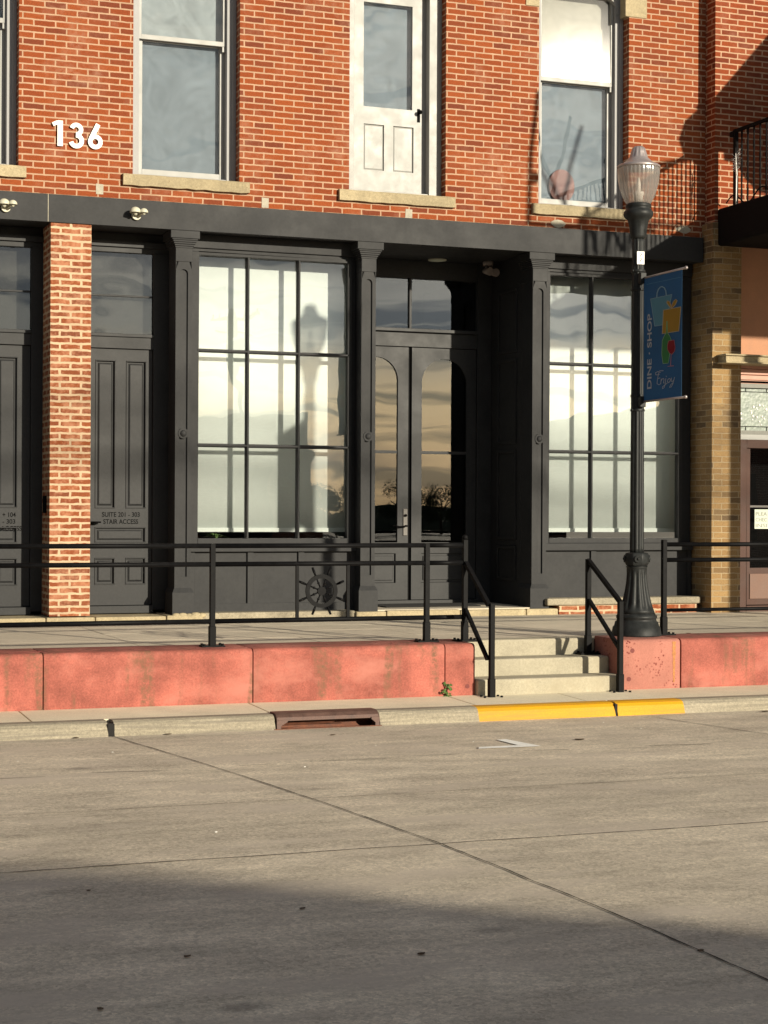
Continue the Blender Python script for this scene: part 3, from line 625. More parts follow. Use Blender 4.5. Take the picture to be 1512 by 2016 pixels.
lf = mb.build('door_leaf', 'white_paint', ud)
mb = MB()
for p in (p1, p2):
    mb.box(p[0] - .01, p[1] + .01, yd + 0.022, yd + 0.04, pz0 - .01, pz1 + .01)
    mb.hexa([(p[0] + .02, yd + .012, pz0 + .02), (p[1] - .02, yd + .012, pz0 + .02), (p[1] - .001, yd + .022, pz0), (p[0] + .001, yd + .022, pz0), (p[0] + .02, yd + .012, pz1 - .02), (p[1] - .02, yd + .012, pz1 - .02), (p[1] - .001, yd + .022, pz1), (p[0] + .001, yd + .022, pz1)])
mb.build('door_panel', 'white_paint', ud)
mb = MB(); mb.box(gx0 - .01, gx1 + .01, yd + 0.02, yd + 0.024, gz0 - .01, gz1 + .01); mb.build('pane', 'old_pane', ud)
mb = MB(); mb.box(gx0 - .03, gx1 + .03, yd + 0.08, yd + 0.10, gz0 - .03, gz1 + .03); mb.build('curtain', 'film', ud)
mb = MB(); mb.box(d0 + .01, d1 - .01, 0.30, 0.34, 7.06, ZTOP - .01); mb.build('transom_pane', 'film', ud)
mb = MB(); q = PY(824, 228, yd); mb.box(q.x - 0.016, q.x + 0.016, yd - 0.008, yd, q.z - 0.075, q.z + 0.075); mb.tube((q.x - .0, yd, q.z + 0.03), (q.x - .0, yd - 0.05, q.z + 0.03), 0.01, n=8); mb.sphere((q.x - .0, yd - 0.055, q.z + 0.03), 0.024)
mb.build('door_knob', 'letter', ud)
ragged_sill(X(669, -0.05, 385), X(897, -0.05, 400), ZSB, ZST - 0.002, ud)
# numerals
hn = thing('house_number', 'white house numerals 136 on the red brick', 'house number', tuple(PY(150, 265, 0)))
def band(pts, wd_):                      # mitred stroke outline from a centre line
    Lf, Rt = [], []
    for k, p in enumerate(pts):
        a_ = pts[max(0, k - 1)]; b_ = pts[min(len(pts) - 1, k + 1)]; d = Vector((b_[0] - a_[0], b_[1] - a_[1])).normalized(); n_ = Vector((-d.y, d.x)) * wd_ / 2
        Lf.append((p[0] + n_.x, p[1] + n_.y)); Rt.append((p[0] - n_.x, p[1] - n_.y))
    return Lf, Rt
def numeral(strokes, px, pyb, w_, h_):
    q = PY(px, pyb, 0.0); mb = MB()
    for k, (pts, wd_) in enumerate(strokes):
        Lf, Rt = band(pts, wd_); n_ = len(Lf); yo = -0.028 - 0.0006 * k; f3 = lambda p, y: (q.x + p[0] * h_, y, q.z + p[1] * h_)
        V_ = [f3(p, yo) for p in Lf] + [f3(p, yo) for p in Rt] + [f3(p, -0.008) for p in Lf] + [f3(p, -0.008) for p in Rt]; fs = []
        for i in range(n_ - 1): fs += [(i, i + 1, n_ + i + 1, n_ + i), (i, i + 1, 2 * n_ + i + 1, 2 * n_ + i), (n_ + i, n_ + i + 1, 3 * n_ + i + 1, 3 * n_ + i), (2 * n_ + i, 2 * n_ + i + 1, 3 * n_ + i + 1, 3 * n_ + i)]
        fs += [(0, n_, 3 * n_, 2 * n_), (n_ - 1, 2 * n_ - 1, 4 * n_ - 1, 3 * n_ - 1)]; mb.add(V_, fs)
    return mb.build('numeral', 'number', hn, fix=False)
def arc(cx, cy, r, a0, a1, n=18): return [(cx + r * math.cos(math.radians(a0 + (a1 - a0) * i / n)), cy + r * math.sin(math.radians(a0 + (a1 - a0) * i / n))) for i in range(n + 1)]
hN = Z(237, 110, 0) - Z(287, 110, 0)
numeral([([(0.31, 0.0), (0.31, 1.0)], 0.21), ([(0.02, 0.83), (0.22, 0.93)], 0.15)], 102, 287, 1, hN)
numeral([(arc(0.30, 0.725, 0.185, 165, -95), 0.17), (arc(0.30, 0.285, 0.215, 95, -165), 0.175)], 134.5, 291, 1, hN)
numeral([(arc(0.30, 0.29, 0.205, 0, 360, 32), 0.17), ([(0.135, 0.42), (0.41, 0.99)], 0.185)], 172, 293.5, 1, hN)

# ---------------- brick pier, stone course
YP = -0.05
px0, px1 = X(98.5, YP, 800), X(178.5, YP, 800)
mb = MB(); mb.box(px0, px1, YP, 0.42, 0.022, ZF0 - 0.001); mb.build('brick_pier', 'pier_brick', B, label='worn pale-mortared brick pier at the left')
segs = [(-3, X(90, -.1, 1222)), (X(90, -.1, 1222), X(187, -.1, 1222)), (X(187, -.1, 1222), X(327, -.1, 1222)), (X(327, -.1, 1222), X(399, -.1, 1222))]
for i, (a_, b_) in enumerate(segs):
    sc_ = MB(); sc_.box(a_ + .004, b_ - .004, -0.12 + random.uniform(-.004, .004), 0.6, ZS - 0.03, 0.012 + random.uniform(-.004, .004)); sc_.build('base_stone', 'limestone', B, bevel=0.012)
sg2 = [X(700, -.08, 1205), X(760, -.08, 1205), X(905, -.08, 1205), X(1035, -.08, 1205), X(1098, -.08, 1205)]
for i, (a_, b_) in enumerate(zip(sg2, sg2[1:])):
    sc_ = MB(); sc_.box(a_ + .004, b_ - .004, -0.10 + random.uniform(-.004, .004), 0.3, ZS - 0.03, 0.022 + random.uniform(-.004, .006)); sc_.build('base_stone', 'limestone', B, bevel=0.012)
mb = MB(); mb.box(segs[-1][1], sg2[0], -0.06, 0.6, ZS - 0.03, 0.032); mb.build('sill_curb', 'ledge_conc', B, bevel=0.01)
# rubble lumps at pilaster foot
mb = MB(); q = X(352, -.1)
for k in range(5): mb.sphere((q - 0.02 + 0.07 * k, -0.09, 0.01), 0.035 * random.uniform(.8, 1.3), 8, 6, (1.5, .8, .8))
mb.build('stone_chips', 'limestone', B)

# ---------------- pilasters
def pilaster(l, r_, boss_px, first):
    ys_ = 0.0; x0, x1 = X(l, ys_, 800), X(r_, ys_, 800); cx = (x0 + x1) / 2; hw = (x1 - x0) / 2
    mb = MB(); zt = 3.78
    # shaft with sunk round-headed panel
    ins = hw * 0.50; pz0, pz1 = 0.42, 3.70; rr = ins
    arc = [(cx + ins * math.cos(t), pz1 - rr + rr * math.sin(t)) for t in [PI * i / 16 for i in range(17)]]
    inner = [(cx - ins, pz0), (cx + ins, pz0)] + arc                # counter-clockwise starting bottom-left
    inner = [(cx + ins, pz0)] + arc + [(cx - ins, pz0)]
    outer = [(x1, pz0)] + [(x1 if i < 5 else (x0 if i > 11 else cx + hw * math.cos(PI * i / 16) * 1.2), (pz1 - rr + rr * math.sin(PI * i / 16)) if (i < 5 or i > 11) else zt) for i in range(17)] + [(x0, pz0)]
    outer = [(min(max(a_, x0), x1), b_) for a_, b_ in outer]
    n = len(inner); V_ = []
    V_ += [(a_, ys_, b_) for a_, b_ in inner] + [(a_, ys_, b_) for a_, b_ in outer] + [(a_, ys_ + 0.022, b_) for a_, b_ in inner]
    fs = []
    for i in range(n - 1): fs += [(i, i + 1, n + i + 1, n + i), (i, i + 1, 2 * n + i + 1, 2 * n + i)]
    mb.add(V_, fs); mb.add([(x0, ys_, 0.30), (x1, ys_, 0.30), (x1, ys_, pz0), (cx + ins, ys_, pz0), (cx - ins, ys_, pz0), (x0, ys_, pz0)], [(0, 1, 2, 3, 4, 5)])
    mb.add([(cx + ins, ys_, pz0), (cx - ins, ys_, pz0), (cx - ins, ys_ + .022, pz0), (cx + ins, ys_ + .022, pz0)], [(0, 1, 2, 3)])
    mb.add([(x0, ys_ + 0.022, pz0 - .01), (x1, ys_ + 0.022, pz0 - .01), (x1, ys_ + 0.022, zt), (x0, ys_ + 0.022, zt)], [(0, 1, 2, 3)])
    mb.add([(x1, ys_, pz1 - rr + 0.0), (x1, ys_, zt), (cx + hw * .9, ys_, zt)], [(0, 1, 2)]); mb.add([(x0, ys_, pz1 - rr), (x0, ys_, zt), (cx - hw * .9, ys_, zt)], [(0, 1, 2)])
    for xx in (x0, x1): mb.add([(xx, ys_, 0.30), (xx, ys_ + 0.30, 0.30), (xx, ys_ + 0.30, zt), (xx, ys_, zt)], [(0, 1, 2, 3)])
    p = mb.build('pilaster', 'charcoal', B, fix=False)
    m2 = MB(); e = 0.012
    m2.box(x0 - e * .3, x1 + e * .3, ys_ - 0.006, ys_ + 0.30, 3.78, 3.93)
    for (ee, yy, za, zb) in ((0.010, -0.012, 3.925, 3.945), (0.018, -0.022, 3.945, 3.965), (0.030, -0.034, 3.965, 3.985), (0.040, -0.044, 3.985, 4.005), (0.052, -0.052, 4.005, 4.022), (0.070, -0.062, 4.022, ZF0 + 0.0)):
        m2.box(x0 - ee, x1 + ee, ys_ + yy, ys_ + 0.30, za + .0005, zb)
    m2.build('capital', 'charcoal', p, bevel=0.004)
    m3 = MB(); m3.box(x0 - 0.028, x1 + 0.028, -0.03, 0.30, 0.015, 0.25); m3.hexa([(x0 - .028, -.03, .25), (x1 + .028, -.03, .25), (x1 + .028, .3, .25), (x0 - .028, .3, .25), (x0 - .003, -.004, .30), (x1 + .003, -.004, .30), (x1 + .003, .3, .30), (x0 - .003, .3, .30)])
    m3.build('plinth', 'charcoal', p)
    m4 = MB(); q = PY(boss_px[0], boss_px[1], -0.01)
    m4.tube((cx, 0.02, q.z), (cx, -0.008, q.z), 0.056, n=28); m4.sphere((cx, -0.006, q.z), 0.036, 20, 10, (1, 0.6, 1))
    m4.build('boss', 'charcoal', p)
    return x0, x1
P1 = pilaster(345, 377, (358, 853), True); P2 = pilaster(711, 739, (721.5, 859), False); P3 = pilaster(1048, 1076, (1057.5, 864), False)

# ---------------- big shop windows
ZG = (0.825, 1.835, 2.862, 3.888)
def shopfront(gx, mull, xl, xr, label, bay):
    y = 0.18; mw = 0.045
    g0, g1 = gx; fr = MB()
    fr.box(xl, g0, y, y + 0.09, 0.70, 3.925); fr.box(g1, g1 + 0.045, y, y + 0.09, 0.70, 3.925)
    fr.box(g0, g1, y, y + 0.09, ZG[3], 3.925); fr.box(g0, g1, y, y + 0.09, ZG[0] - 0.06, ZG[0])
    fr.box(xl, xr, y + 0.0, y + 0.08, 3.965, 4.114); fr.box(xl, xr, y + 0.025, y + 0.08, 3.925, 3.965)
    fr.box(xl, xr, y - 0.045, y + 0.03, ZG[0] - 0.145, ZG[0] - 0.0602)       # sill ledge
    fr.box(g1 + 0.046, xr, y + 0.03, y + 0.10, 0.05, 3.925)
    sf = fr.build('shop_window', 'charcoal', B, bevel=0.005, label=label)
    mu = MB()
    for m_ in mull: mu.prism([(m_ - .009, y - 0.004), (m_ + .009, y - 0.004), (m_ + .012, y + .012), (m_ + mw / 2, y + .05), (m_ + mw / 2, y + 0.058), (m_ - mw / 2, y + .058), (m_ - mw / 2, y + .05), (m_ - .012, y + .012)], (0, 0, ZG[0]), UX, (0, 1, 0), UZ, ZG[3] - ZG[0])
    ed = [g0] + [v for m_ in mull for v in (m_ - mw / 2, m_ + mw / 2)] + [g1]
    for zz in ZG[1:3]:
        for a_, b_ in zip(ed[::2], ed[1::2]): mu.prism([(y + 0.0, zz - .008), (y + .0, zz + .008), (y + .05, zz + .021), (y + 0.057, zz + .021), (y + .057, zz - .021), (y + .05, zz - .021)], (a_ - .012, 0, 0), (0, 1, 0), UZ, UX, b_ - a_ + .024)
    mu.build('muntins', 'charcoal', sf)
    pn = MB(); pn.box(g0 - .01, g1 + .01, y + 0.062, y + 0.066, ZG[0] - .01, ZG[3] + .01); pn.build('pane', 'pane', sf)
    bl = MB(); nseg = 40; yb = y + 0.30; vs = []
    for i in range(nseg + 1):
        xx = g0 - 0.25 + (g1 - g0 + 0.5) * i / nseg; yy = yb + 0.0012 * math.sin(i * 0.35)
        vs += [(xx, yy, 0.935), (xx, yy, 4.02)]
    bl.add(vs, [(2 * i, 2 * i + 2, 2 * i + 3, 2 * i + 1) for i in range(nseg)], True)
    bl.box(g0 - .25, g1 + .25, yb - 0.016, yb + 0.012, 0.895, 0.936)
    bo = bl.build('blind', 'blind', sf); md = bo.modifiers.new('solid', 'SOLIDIFY'); md.thickness = 0.004; md.offset = 1
    kp = MB(); kp.box(xl, xr, y + 0.02, y + 0.10, 0.0, ZG[0] - 0.1452)
    kb = kp.build('kick_board', 'charcoal', sf)
    kr = MB(); ks = [xl] + bay + [xr]
    kr.box(xl, xr, y - 0.005, y + 0.02, 0.0, 0.115)
    for i, b_ in enumerate(bay): kr.box(b_ - 0.0, b_ + 0.07, y - 0.005, y + 0.02, 0.115, ZG[0] - 0.1455)
    kr.box(xl, xl + 0.09, y - 0.005, y + 0.02, 0.115, ZG[0] - 0.1455); kr.box(xr - 0.05, xr, y - 0.005, y + 0.02, 0.115, ZG[0] - 0.1455)
    kr.build('kick_rails', 'charcoal', sf, bevel=0.003)
    return sf
yg = 0.23
shopfront((X(388, yg, 800), X(682, yg, 800)), [X(486, yg, 800), X(586, yg, 800)], P1[1], P2[0], 'left nine-pane shop window with lamp shadow on its blinds', [X(487, .18, 1150), X(587, .18, 1150)])
shopfront((X(1078, yg, 800), X(1332, yg, 800)), [X(1162, yg, 800), X(1249, yg, 800)], P3[1], X(1362, .18, 800), 'right nine-pane shop window behind the street lamp', [X(1163, .18, 1150), X(1255, .18, 1150)])
mb = MB(); mb.box(X(1074, -.05, 1190), X(1376, -.05, 1190), -0.10, 0.17, 0.055, 0.135); mb.build('stone_course', 'ledge_conc', B, bevel=0.015)
mb = MB(); mb.box(X(1100, -.05, 1205), X(1372, -.05, 1205), -0.06, 0.2, ZS - 0.02, 0.055); mb.build('brick_footing', 'pier_brick', B)

# ---------------- entrance recess
xr_ = P3[0]; xl_ = P2[1] - 0.03; YD = 1.18
mb = MB(); mb.box(xr_ + 0.0, xr_ + 0.08, 0.30, YD + 0.2, 0.02, 4.114)
for (za, zb) in ((3.0, 3.75), (1.93, 2.93), (0.80, 1.86), (0.32, 0.73)):
    for (ya, yb_, zc, zd) in ((0.42, 0.95, za, za + 0.035), (0.42, 0.95, zb - 0.035, zb), (0.42, 0.455, za + .035, zb - .035), (0.915, 0.95, za + .035, zb - .035)):
        mb.box(xr_ - 0.018, xr_ - 0.0, ya, yb_, zc, zd)
mb.box(xr_ + 0.001, xr_ + 0.08, 0.02, 0.30, 0.02, 4.114)
mb.build('recess_wall', 'charcoal', B, bevel=0.004)
mb = MB(); mb.box(xl_ - 0.10, xl_, 0.28, YD + 0.2, 0.02, 4.114); mb.build('recess_wall', 'charcoal', B)
mb = MB(); mb.box(xl_, xr_, -0.02, YD + 0.3, 0.0, 0.034); mb.build('entrance_floor', 'sidewalk', B)
def double_door():
    fx0 = xl_; fx1 = X(945, YD, 900)
    L0, Lm, R1 = X(690, YD, 900), X(807, YD, 900), X(937, YD, 900)
    fr = MB(); y = YD
    fr.box(R1, xr_, y - 0.03, y + 0.12, 0.034, 4.114); fr.box(fx0, L0, y - 0.03, y + 0.12, 0.034, 4.114)
    fr.box(L0, R1, y - 0.02, y + 0.10, 3.085, 3.26); fr.box(L0, R1, y - 0.07, y + 0.10, 3.26, 3.30); fr.box(L0, R1, y - 0.02, y + 0.10, 3.90, 4.114)
    xm = X(808.5, YD, 600); fr.box(xm - 0.016, xm + 0.016, y + 0.0, y + 0.06, 3.30, 3.90)
    fr.box(L0, R1, y - 0.06, y + 0.10, 0.034, 0.075)
    dd = fr.build('entrance_door', 'charcoal_door', B, bevel=0.004, label='arched-glass double entrance door, half in shadow')
    tp = MB(); tp.box(L0, R1, y + 0.03, y + 0.034, 3.29, 3.91); tp.build('transom_pane', 'door_pane', dd)
    for side in (0, 1):
        a_, b_ = (L0 + 0.004, Lm - 0.022) if side == 0 else (Lm + 0.022, R1 - 0.004)
        ga, gb = (X(697, y, 900), X(783, y, 900)) if side == 0 else (X(830, y, 900), X(918, y, 900))
        zb, zsp = 0.76, 2.955; rr = (gb - ga) / 2; cx = (ga + gb) / 2; z1 = 3.078; z0 = 0.08
        arc = [(cx + rr * math.cos(t), zsp - rr + rr * math.sin(t)) for t in [PI * i / 20 for i in range(21)]]
        inner = [(gb, zb)] + arc + [(ga, zb)]
        outer = [(b_, zb)] + [((b_ if i < 6 else (a_ if i > 14 else a_ + (b_ - a_) * (14 - i) / 8.0)), (p[1] if (i < 6 or i > 14) else z1)) for i, p in enumerate(arc)] + [(a_, zb)]
        outer = [outer[0]] + [(b_, z1) if i == 6 else ((a_, z1) if i == 14 else o_) for i, o_ in enumerate(outer[1:-1])] + [outer[-1]]
        n = len(inner); mb = MB()
        V_ = [(p[0], y, p[1]) for p in inner] + [(p[0], y, p[1]) for p in outer] + [(p[0], y + 0.045, p[1]) for p in inner]
        fs = []
        for i in range(n - 1): fs += [(i, i + 1, n + i + 1, n + i), (i, i + 1, 2 * n + i + 1, 2 * n + i)]
        mb.add(V_, fs)
        mb.add([(ga, y, zb), (gb, y, zb), (gb, y + .045, zb), (ga, y + .045, zb)], [(0, 1, 2, 3)])
        pa, pb, pz0_, pz1_ = ga + 0.0, gb - 0.02, 0.28, 0.63
        gridwall(mb, a_, b_, z0, zb, y, y + 0.045, [(pa, pb, pz0_, pz1_)])
        mb.box(ga, gb, y + 0.012, y + 0.04, 1.815, 1.85)
        mb.add([(a_, y, zb), (a_, y + .04, zb), (a_, y + .04, z1), (a_, y, z1)], [(0, 1, 2, 3)]); mb.add([(b_, y, zb), (b_, y + .04, zb), (b_, y + .04, z1), (b_, y, z1)], [(0, 1, 2, 3)])
        lf = mb.build('door_leaf', 'charcoal_door', dd, fix=False)
        g_ = MB(); g_.box(ga - .02, gb + .02, y + 0.022, y + 0.026, zb - 0.02, zsp + 0.02); g_.build('pane', 'door_pane', lf if False else dd)
        p_ = MB(); p_.box(pa + 0.03, pb - 0.03, y + 0.012, y + 0.04, pz0_ + .03, pz1_ - .03); p_.box(pa, pb, y + .026, y + .044, pz0_, pz1_); p_.build('door_panel', 'charcoal_door', dd, bevel=0.006)
    am = MB(); am.box(Lm - 0.021, Lm + 0.021, y + 0.028, y + 0.07, 0.08, 3.08); am.build('astragal', 'letter', dd)
    h = MB(); q = PY(797.5, 1028, y); h.box(q.x - 0.028, q.x + 0.028, y - 0.012, y, q.z - 0.16, q.z + 0.16)
    h.build('lock_plate', 'bronze', dd, bevel=0.004)
    h = MB(); h.tube((q.x, y - .01, q.z - 0.045), (q.x, y - 0.06, q.z - 0.045), 0.012, n=10); h.path([(q.x, y - 0.06, q.z - 0.045), (q.x - 0.09, y - 0.062, q.z - 0.055), (q.x - 0.16, y - 0.055, q.z - 0.042)], 0.009, 8)
    h.build('door_handle', 'letter', dd); h = MB()
    h.tube((q.x + .0, y - .012, q.z + 0.08), (q.x + .0, y - 0.03, q.z + 0.08), 0.016, n=12)
    h.build('lock_cylinder', 'letter', dd)
double_door()
mb = MB(); a_, b_ = PY(735, 1193, 0.2), PY(925, 1200, 0.3); mb.box(X(745, .6, 1190), X(930, .6, 1190), 0.35, 0.95, 0.0345, 0.047); mt = mb.build('door_mat', 'joint', None, bevel=0.004); tag(mt, 'thin dark mat on the floor before the double door', 'door mat')
# ceiling light and security lamp
q = PZ(861, 511, 4.113); cl = thing('ceiling_light', 'small round recessed light in the entrance ceiling', 'ceiling light', tuple(q))
mb = MB(); mb.lathe((q.x, q.y, q.z), [(0.11, -0.012), (0.11, 0.0)], 28); mb.build('trim_ring', 'fixture', cl)
mb = MB(); mb.lathe((q.x, q.y, q.z - 0.013), [(0.085, -0.004), (0.085, 0.0)], 24); mb.build('lens', 'paper', cl)
q = PZ(961, 515, 4.113); c2 = thing('floodlight', 'small pale twin spot fitting under the entrance ceiling', 'floodlight', tuple(q))
mb = MB(); mb.lathe((q.x, q.y, q.z - 0.05), [(0.06, 0), (0.065, 0.05)], 24); mb.build('base', 'dim_fixture', c2)
for dx, dz in ((-0.035, -0.13), (0.045, -0.14)):
    mb = MB(); mb.tube((q.x + dx * .5, q.y, q.z - 0.05), (q.x + dx, q.y - .02, q.z + dz + .03), 0.015, n=10); mb.tube((q.x + dx, q.y + .03, q.z + dz + .02), (q.x + dx + .02, q.y - .09, q.z + dz), 0.032, 0.05, n=16); mb.build('lamp_head', 'dim_fixture', c2)

# ---------------- panelled side doors
def side_door(xo, xw0, xw1, label, fulltext, glass_l, shift_x):
    y = 0.40; J = xw1
    fr = MB()
    fr.box(xw0, xw1, y + 0.04, y + 0.10, 4.02, 4.114); fr.box(xw0, xw1, y - 0.03, y + 0.10, 3.955, 4.02)
    fr.box(xw0, xw1, y + 0.0, y + 0.10, 3.90, 3.955)
    gx0, gx1 = xo[0], xo[1]
    fr.box(xw0, gx0, y - 0.01, y + 0.10, 0.05, 3.90); fr.box(gx1, xw1, y - 0.01, y + 0.10, 0.05, 3.90)
    fr.box(gx0, gx1, y - 0.01, y + 0.10, 2.865, 2.99); fr.box(gx0, gx1, y - 0.03, y + 0.10, 2.99, 3.025)
    fr.box(gx0, gx1, y + 0.02, y + 0.06, 3.425, 3.445)
    fr.box(gx0, gx1, y - 0.06, y + 0.10, 0.02, 0.10)
    d = fr.build('side_door', 'charcoal_door', B, bevel=0.004, label=label)
    tp = MB(); tp.box(gx0, gx1, y + 0.035, y + 0.039, 3.02, 3.905); tp.build('transom_pane', 'transom_pane', d)
    bk = MB(); bk.box(gx0, gx1, y + 0.12, y + 0.14, 3.0, 3.95); bk.build('transom_back', 'shutter_grey', d)
    def PXs(p): return X(p, y + .02, 900) + shift_x
    tall = (1.145, 2.74); low = (0.325, 0.615); mid = (0.775, 0.945)
    cols = [(PXs(187), PXs(227)), (PXs(247.5), PXs(287.5))]
    holes = [(c[0], c[1], *tall) for c in cols] + [(c[0], c[1], *low) for c in cols] + [(cols[0][0], cols[1][1], *mid)]
    lf = gridwall(MB(), gx0 + .004, gx1 - .004, 0.105, 2.86, y + 0.02, y + 0.06, holes).build('door_leaf', 'charcoal_door', d)
    pn = MB()
    for (a_, b_, c_, d_) in holes:
        pn.box(a_ - .004, b_ + .004, y + 0.045, y + 0.055, c_ - .004, d_ + .004)
        m_ = 0.028
        pn.hexa([(a_ + m_ + .02, y + .032, c_ + m_ + .02), (b_ - m_ - .02, y + .032, c_ + m_ + .02), (b_ - m_, y + .046, c_ + m_), (a_ + m_, y + .046, c_ + m_), (a_ + m_ + .02, y + .032, d_ - m_ - .02), (b_ - m_ - .02, y + .032, d_ - m_ - .02), (b_ - m_, y + .046, d_ - m_), (a_ + m_, y + .046, d_ - m_)])
        for (e0, e1, e2, e3) in ((a_, b_, c_, c_ + .012), (a_, b_, d_ - .012, d_), (a_, a_ + .012, c_ + .012, d_ - .012), (b_ - .012, b_, c_ + .012, d_ - .012)): pn.box(e0 + .0005, e1 - .0005, y + 0.012, y + 0.045, e2 + .0005, e3 - .0005)
    pn.build('door_panel', 'charcoal_door', d, bevel=0.003)
    for body, xa, xb, ya, yb in fulltext:
        a_, b_ = PY(xa, yb, y + .018), PY(xb, yb, y + .018)
        text(body, (a_.x, y + 0.0195, a_.z), UX, UZ, w_=b_.x - a_.x, h=Z(ya, xa, y + .018) - a_.z, ext=0.0015, name='lettering', mat='letter', parent=d, bold=0.012)
    return d, y
xA = X(180, .4, 900) - 0.0
d2, yy = side_door((X(173, .4, 900), X(300.5, .4, 900)), px1 - .02, P1[0] + 0.03, 'charcoal stair door right of the brick pier', [('SUITE 201 - 303', 201, 275, 1008, 1017.5), ('STAIR ACCESS', 203.5, 272, 1022, 1031.5)], 181, 0.0)
h = MB(); q = PY(184, 1028, .42); h.path([(q.x - .02, .42, q.z), (q.x - .02, .37, q.z), (q.x + 0.07, .365, q.z)], 0.009, 8); h.build('door_handle', 'letter', d2); h = MB(); h.path([(q.x - .02, .42, q.z - .02), (q.x - .02, .395, q.z - .02), (q.x + 0.025, .395, q.z - .02)], 0.008, 8); h.build('latch', 'letter', d2)
shift = X(46, .42, 900) - X(300, .42, 900) + 0.0
shift = X(34.5, .42, 900) - X(287.5, .42, 900)
d1, yy = side_door((-0.2 + 1.6, X(60, .4, 900)), 0.6, px0 + 0.02, 'charcoal lift door at the left picture edge', [('+ 104', 5, 31, 1008.5, 1018), ('- 303', 5, 30, 1022, 1031), ('ACCESS', 1.5, 43, 1035.5, 1045)], 0, shift)
h = MB(); q = PY(88, 993, .2); h.box(px0 - 0.03, px0, 0.12, 0.20, q.z - .09, q.z + .09); h.build('bell_box', 'letter', d1, bevel=0.006)
mb = MB(); mb.box(-3, 1.35, 0.38, 0.6, 0.0, 4.05); mb.build('side_wall', 'charcoal', B)
# dark rooms behind
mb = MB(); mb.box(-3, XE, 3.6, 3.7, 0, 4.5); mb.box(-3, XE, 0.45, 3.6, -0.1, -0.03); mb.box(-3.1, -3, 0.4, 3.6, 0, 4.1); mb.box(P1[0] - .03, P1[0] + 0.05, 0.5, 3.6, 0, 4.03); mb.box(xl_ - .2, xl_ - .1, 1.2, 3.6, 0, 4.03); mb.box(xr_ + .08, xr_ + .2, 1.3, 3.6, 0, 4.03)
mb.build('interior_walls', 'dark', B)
# plant behind the blind
pl = thing('potted_plant', 'low green leaves showing under the blind of the left shop window', 'plant', (X(425, .4, 1052), 0.36, 0.80))
mb = MB(); mb.lathe((X(425, .4), 0.40, 0.70), [(0.06, 0.0), (0.075, 0.10)], 16); mb.build('pot', 'rust', pl)
mb = MB(); c = Vector((X(425, .4), 0.38, 0.83))
for k in range(26):
    t = random.uniform(0, 2 * PI); e = Vector((math.cos(t) * random.uniform(.05, .22), math.sin(t) * 0.09, random.uniform(-.02, .05))); s_ = e.cross(UZ).normalized() * 0.018
    mb.add([c, c + e * .5 + s_ + Vector((0, 0, .02)), c + e, c + e * .5 - s_ + Vector((0, 0, .02))], [(0, 1, 2, 3)])
mb.build('leaves', 'weed', pl)

# ---------------- fascia lamps
def flood(px, py, label):
    q = PY(px, py, -0.07); t = thing('floodlight', label, 'floodlight', tuple(q), 'floodlights on the dark fascia')
    mb = MB(); mb.tube((q.x, -0.07, q.z - 0.035), (q.x, -0.10, q.z - 0.035), 0.05, n=20); mb.build('base', 'fixture', t, bevel=0.004)
    for dx, yy, rr in ((-0.03, -0.17, 0.058), (0.055, -0.19, 0.045)):
        mb = MB(); c = (q.x + dx - 0.0, yy, q.z - 0.015)
        mb.sphere(c, rr, 22, 8, (1, 1, 0.95), 0.0, 0.5); mb.lathe((c[0], c[1], c[2] - 0.008), [(rr * 0.93, 0.006), (rr, 0.0), (rr, 0.009)], 22, cap=False)
        mb.build('lamp_shade', 'fixture', t)
        mb = MB(); mb.tube((q.x + dx * .4, -0.10, q.z - 0.035), (c[0], c[1], c[2] - .0), 0.014, n=8); mb.sphere((c[0], c[1], c[2] - 0.010), rr * 0.42, 12, 8); mb.build('bulb_holder', 'fixture', t)
flood(268, 418, 'twin-domed cream floodlight right of the pier on the dark fascia')
flood(11, 402, 'twin-domed cream floodlight at the left edge of the dark fascia')

# ================================================================== NEIGHBOUR BUILDING
A = thing('neighbour_building', 'red and buff brick building with brown shop door at the right edge', 'building', (12, -0.2, 0))
YA = -0.22; zt_ = Z(438, 1402, YA)
mb = MB(); mb.box(XE + 0.02, 22, YA, 0.6, zt_, 9.5); mb.build('brick_wall', 'adj_brick', A)
xa1 = X(1458, YA - .03, 900)
mb = MB(); mb.box(XE - 0.02, xa1, YA - 0.03, 0.5, ZS - .02, zt_); mb.build('buff_pier', 'yellow_brick', A, label='sunlit buff brick pier beside the brown door')
mb = MB(); zs0 = 2.95; mb.box(xa1, 22, YA + 0.10, 0.5, zs0 - .0, zt_); mb.build('stucco_panel', 'stucco', A)
zl1, zl0 = Z(697, 1460, -0.45), Z(712, 1460, -0.45)
mb = MB(); lx = X(1432, -0.45, 705)
mb.box(lx, 22, -0.42, YA + .09, zl0, zl1 - 0.02); mb.box(lx - .02, 22, -0.45, YA + .09, zl1 - 0.02, zl1); mb.box(lx - .02, 22, -0.46, YA + .09, zl0 - 0.02, zl0)
mb.build('ledge', 'limestone', A, bevel=0.006)
zp = [Z(v, 1480, YA + .05) for v in (716, 726, 738, 748, 755)]
mb = MB()
for i in range(4): mb.box(xa1, 22, YA + 0.04 + 0.02 * i, 0.3, zp[i + 1] + .003, zp[i] - .003)
mb.box(xa1, 22, YA + 0.10, 0.3, zp[4], zs0)
mb.build('cornice_boards', 'pinkwood', A, bevel=0.005)
z0, z1 = Z(848, 1485, YA + .1), Z(764, 1485, YA + .1)
tw = MB(); tw.box(xa1, 22, YA + 0.08, 0.3, z1 + .0, zp[4]); tw.box(xa1, 22, YA + 0.07, 0.3, z0 - 0.05, z0 - 0.0); 
tw.build('transom_frame', 'shutter_grey', A)
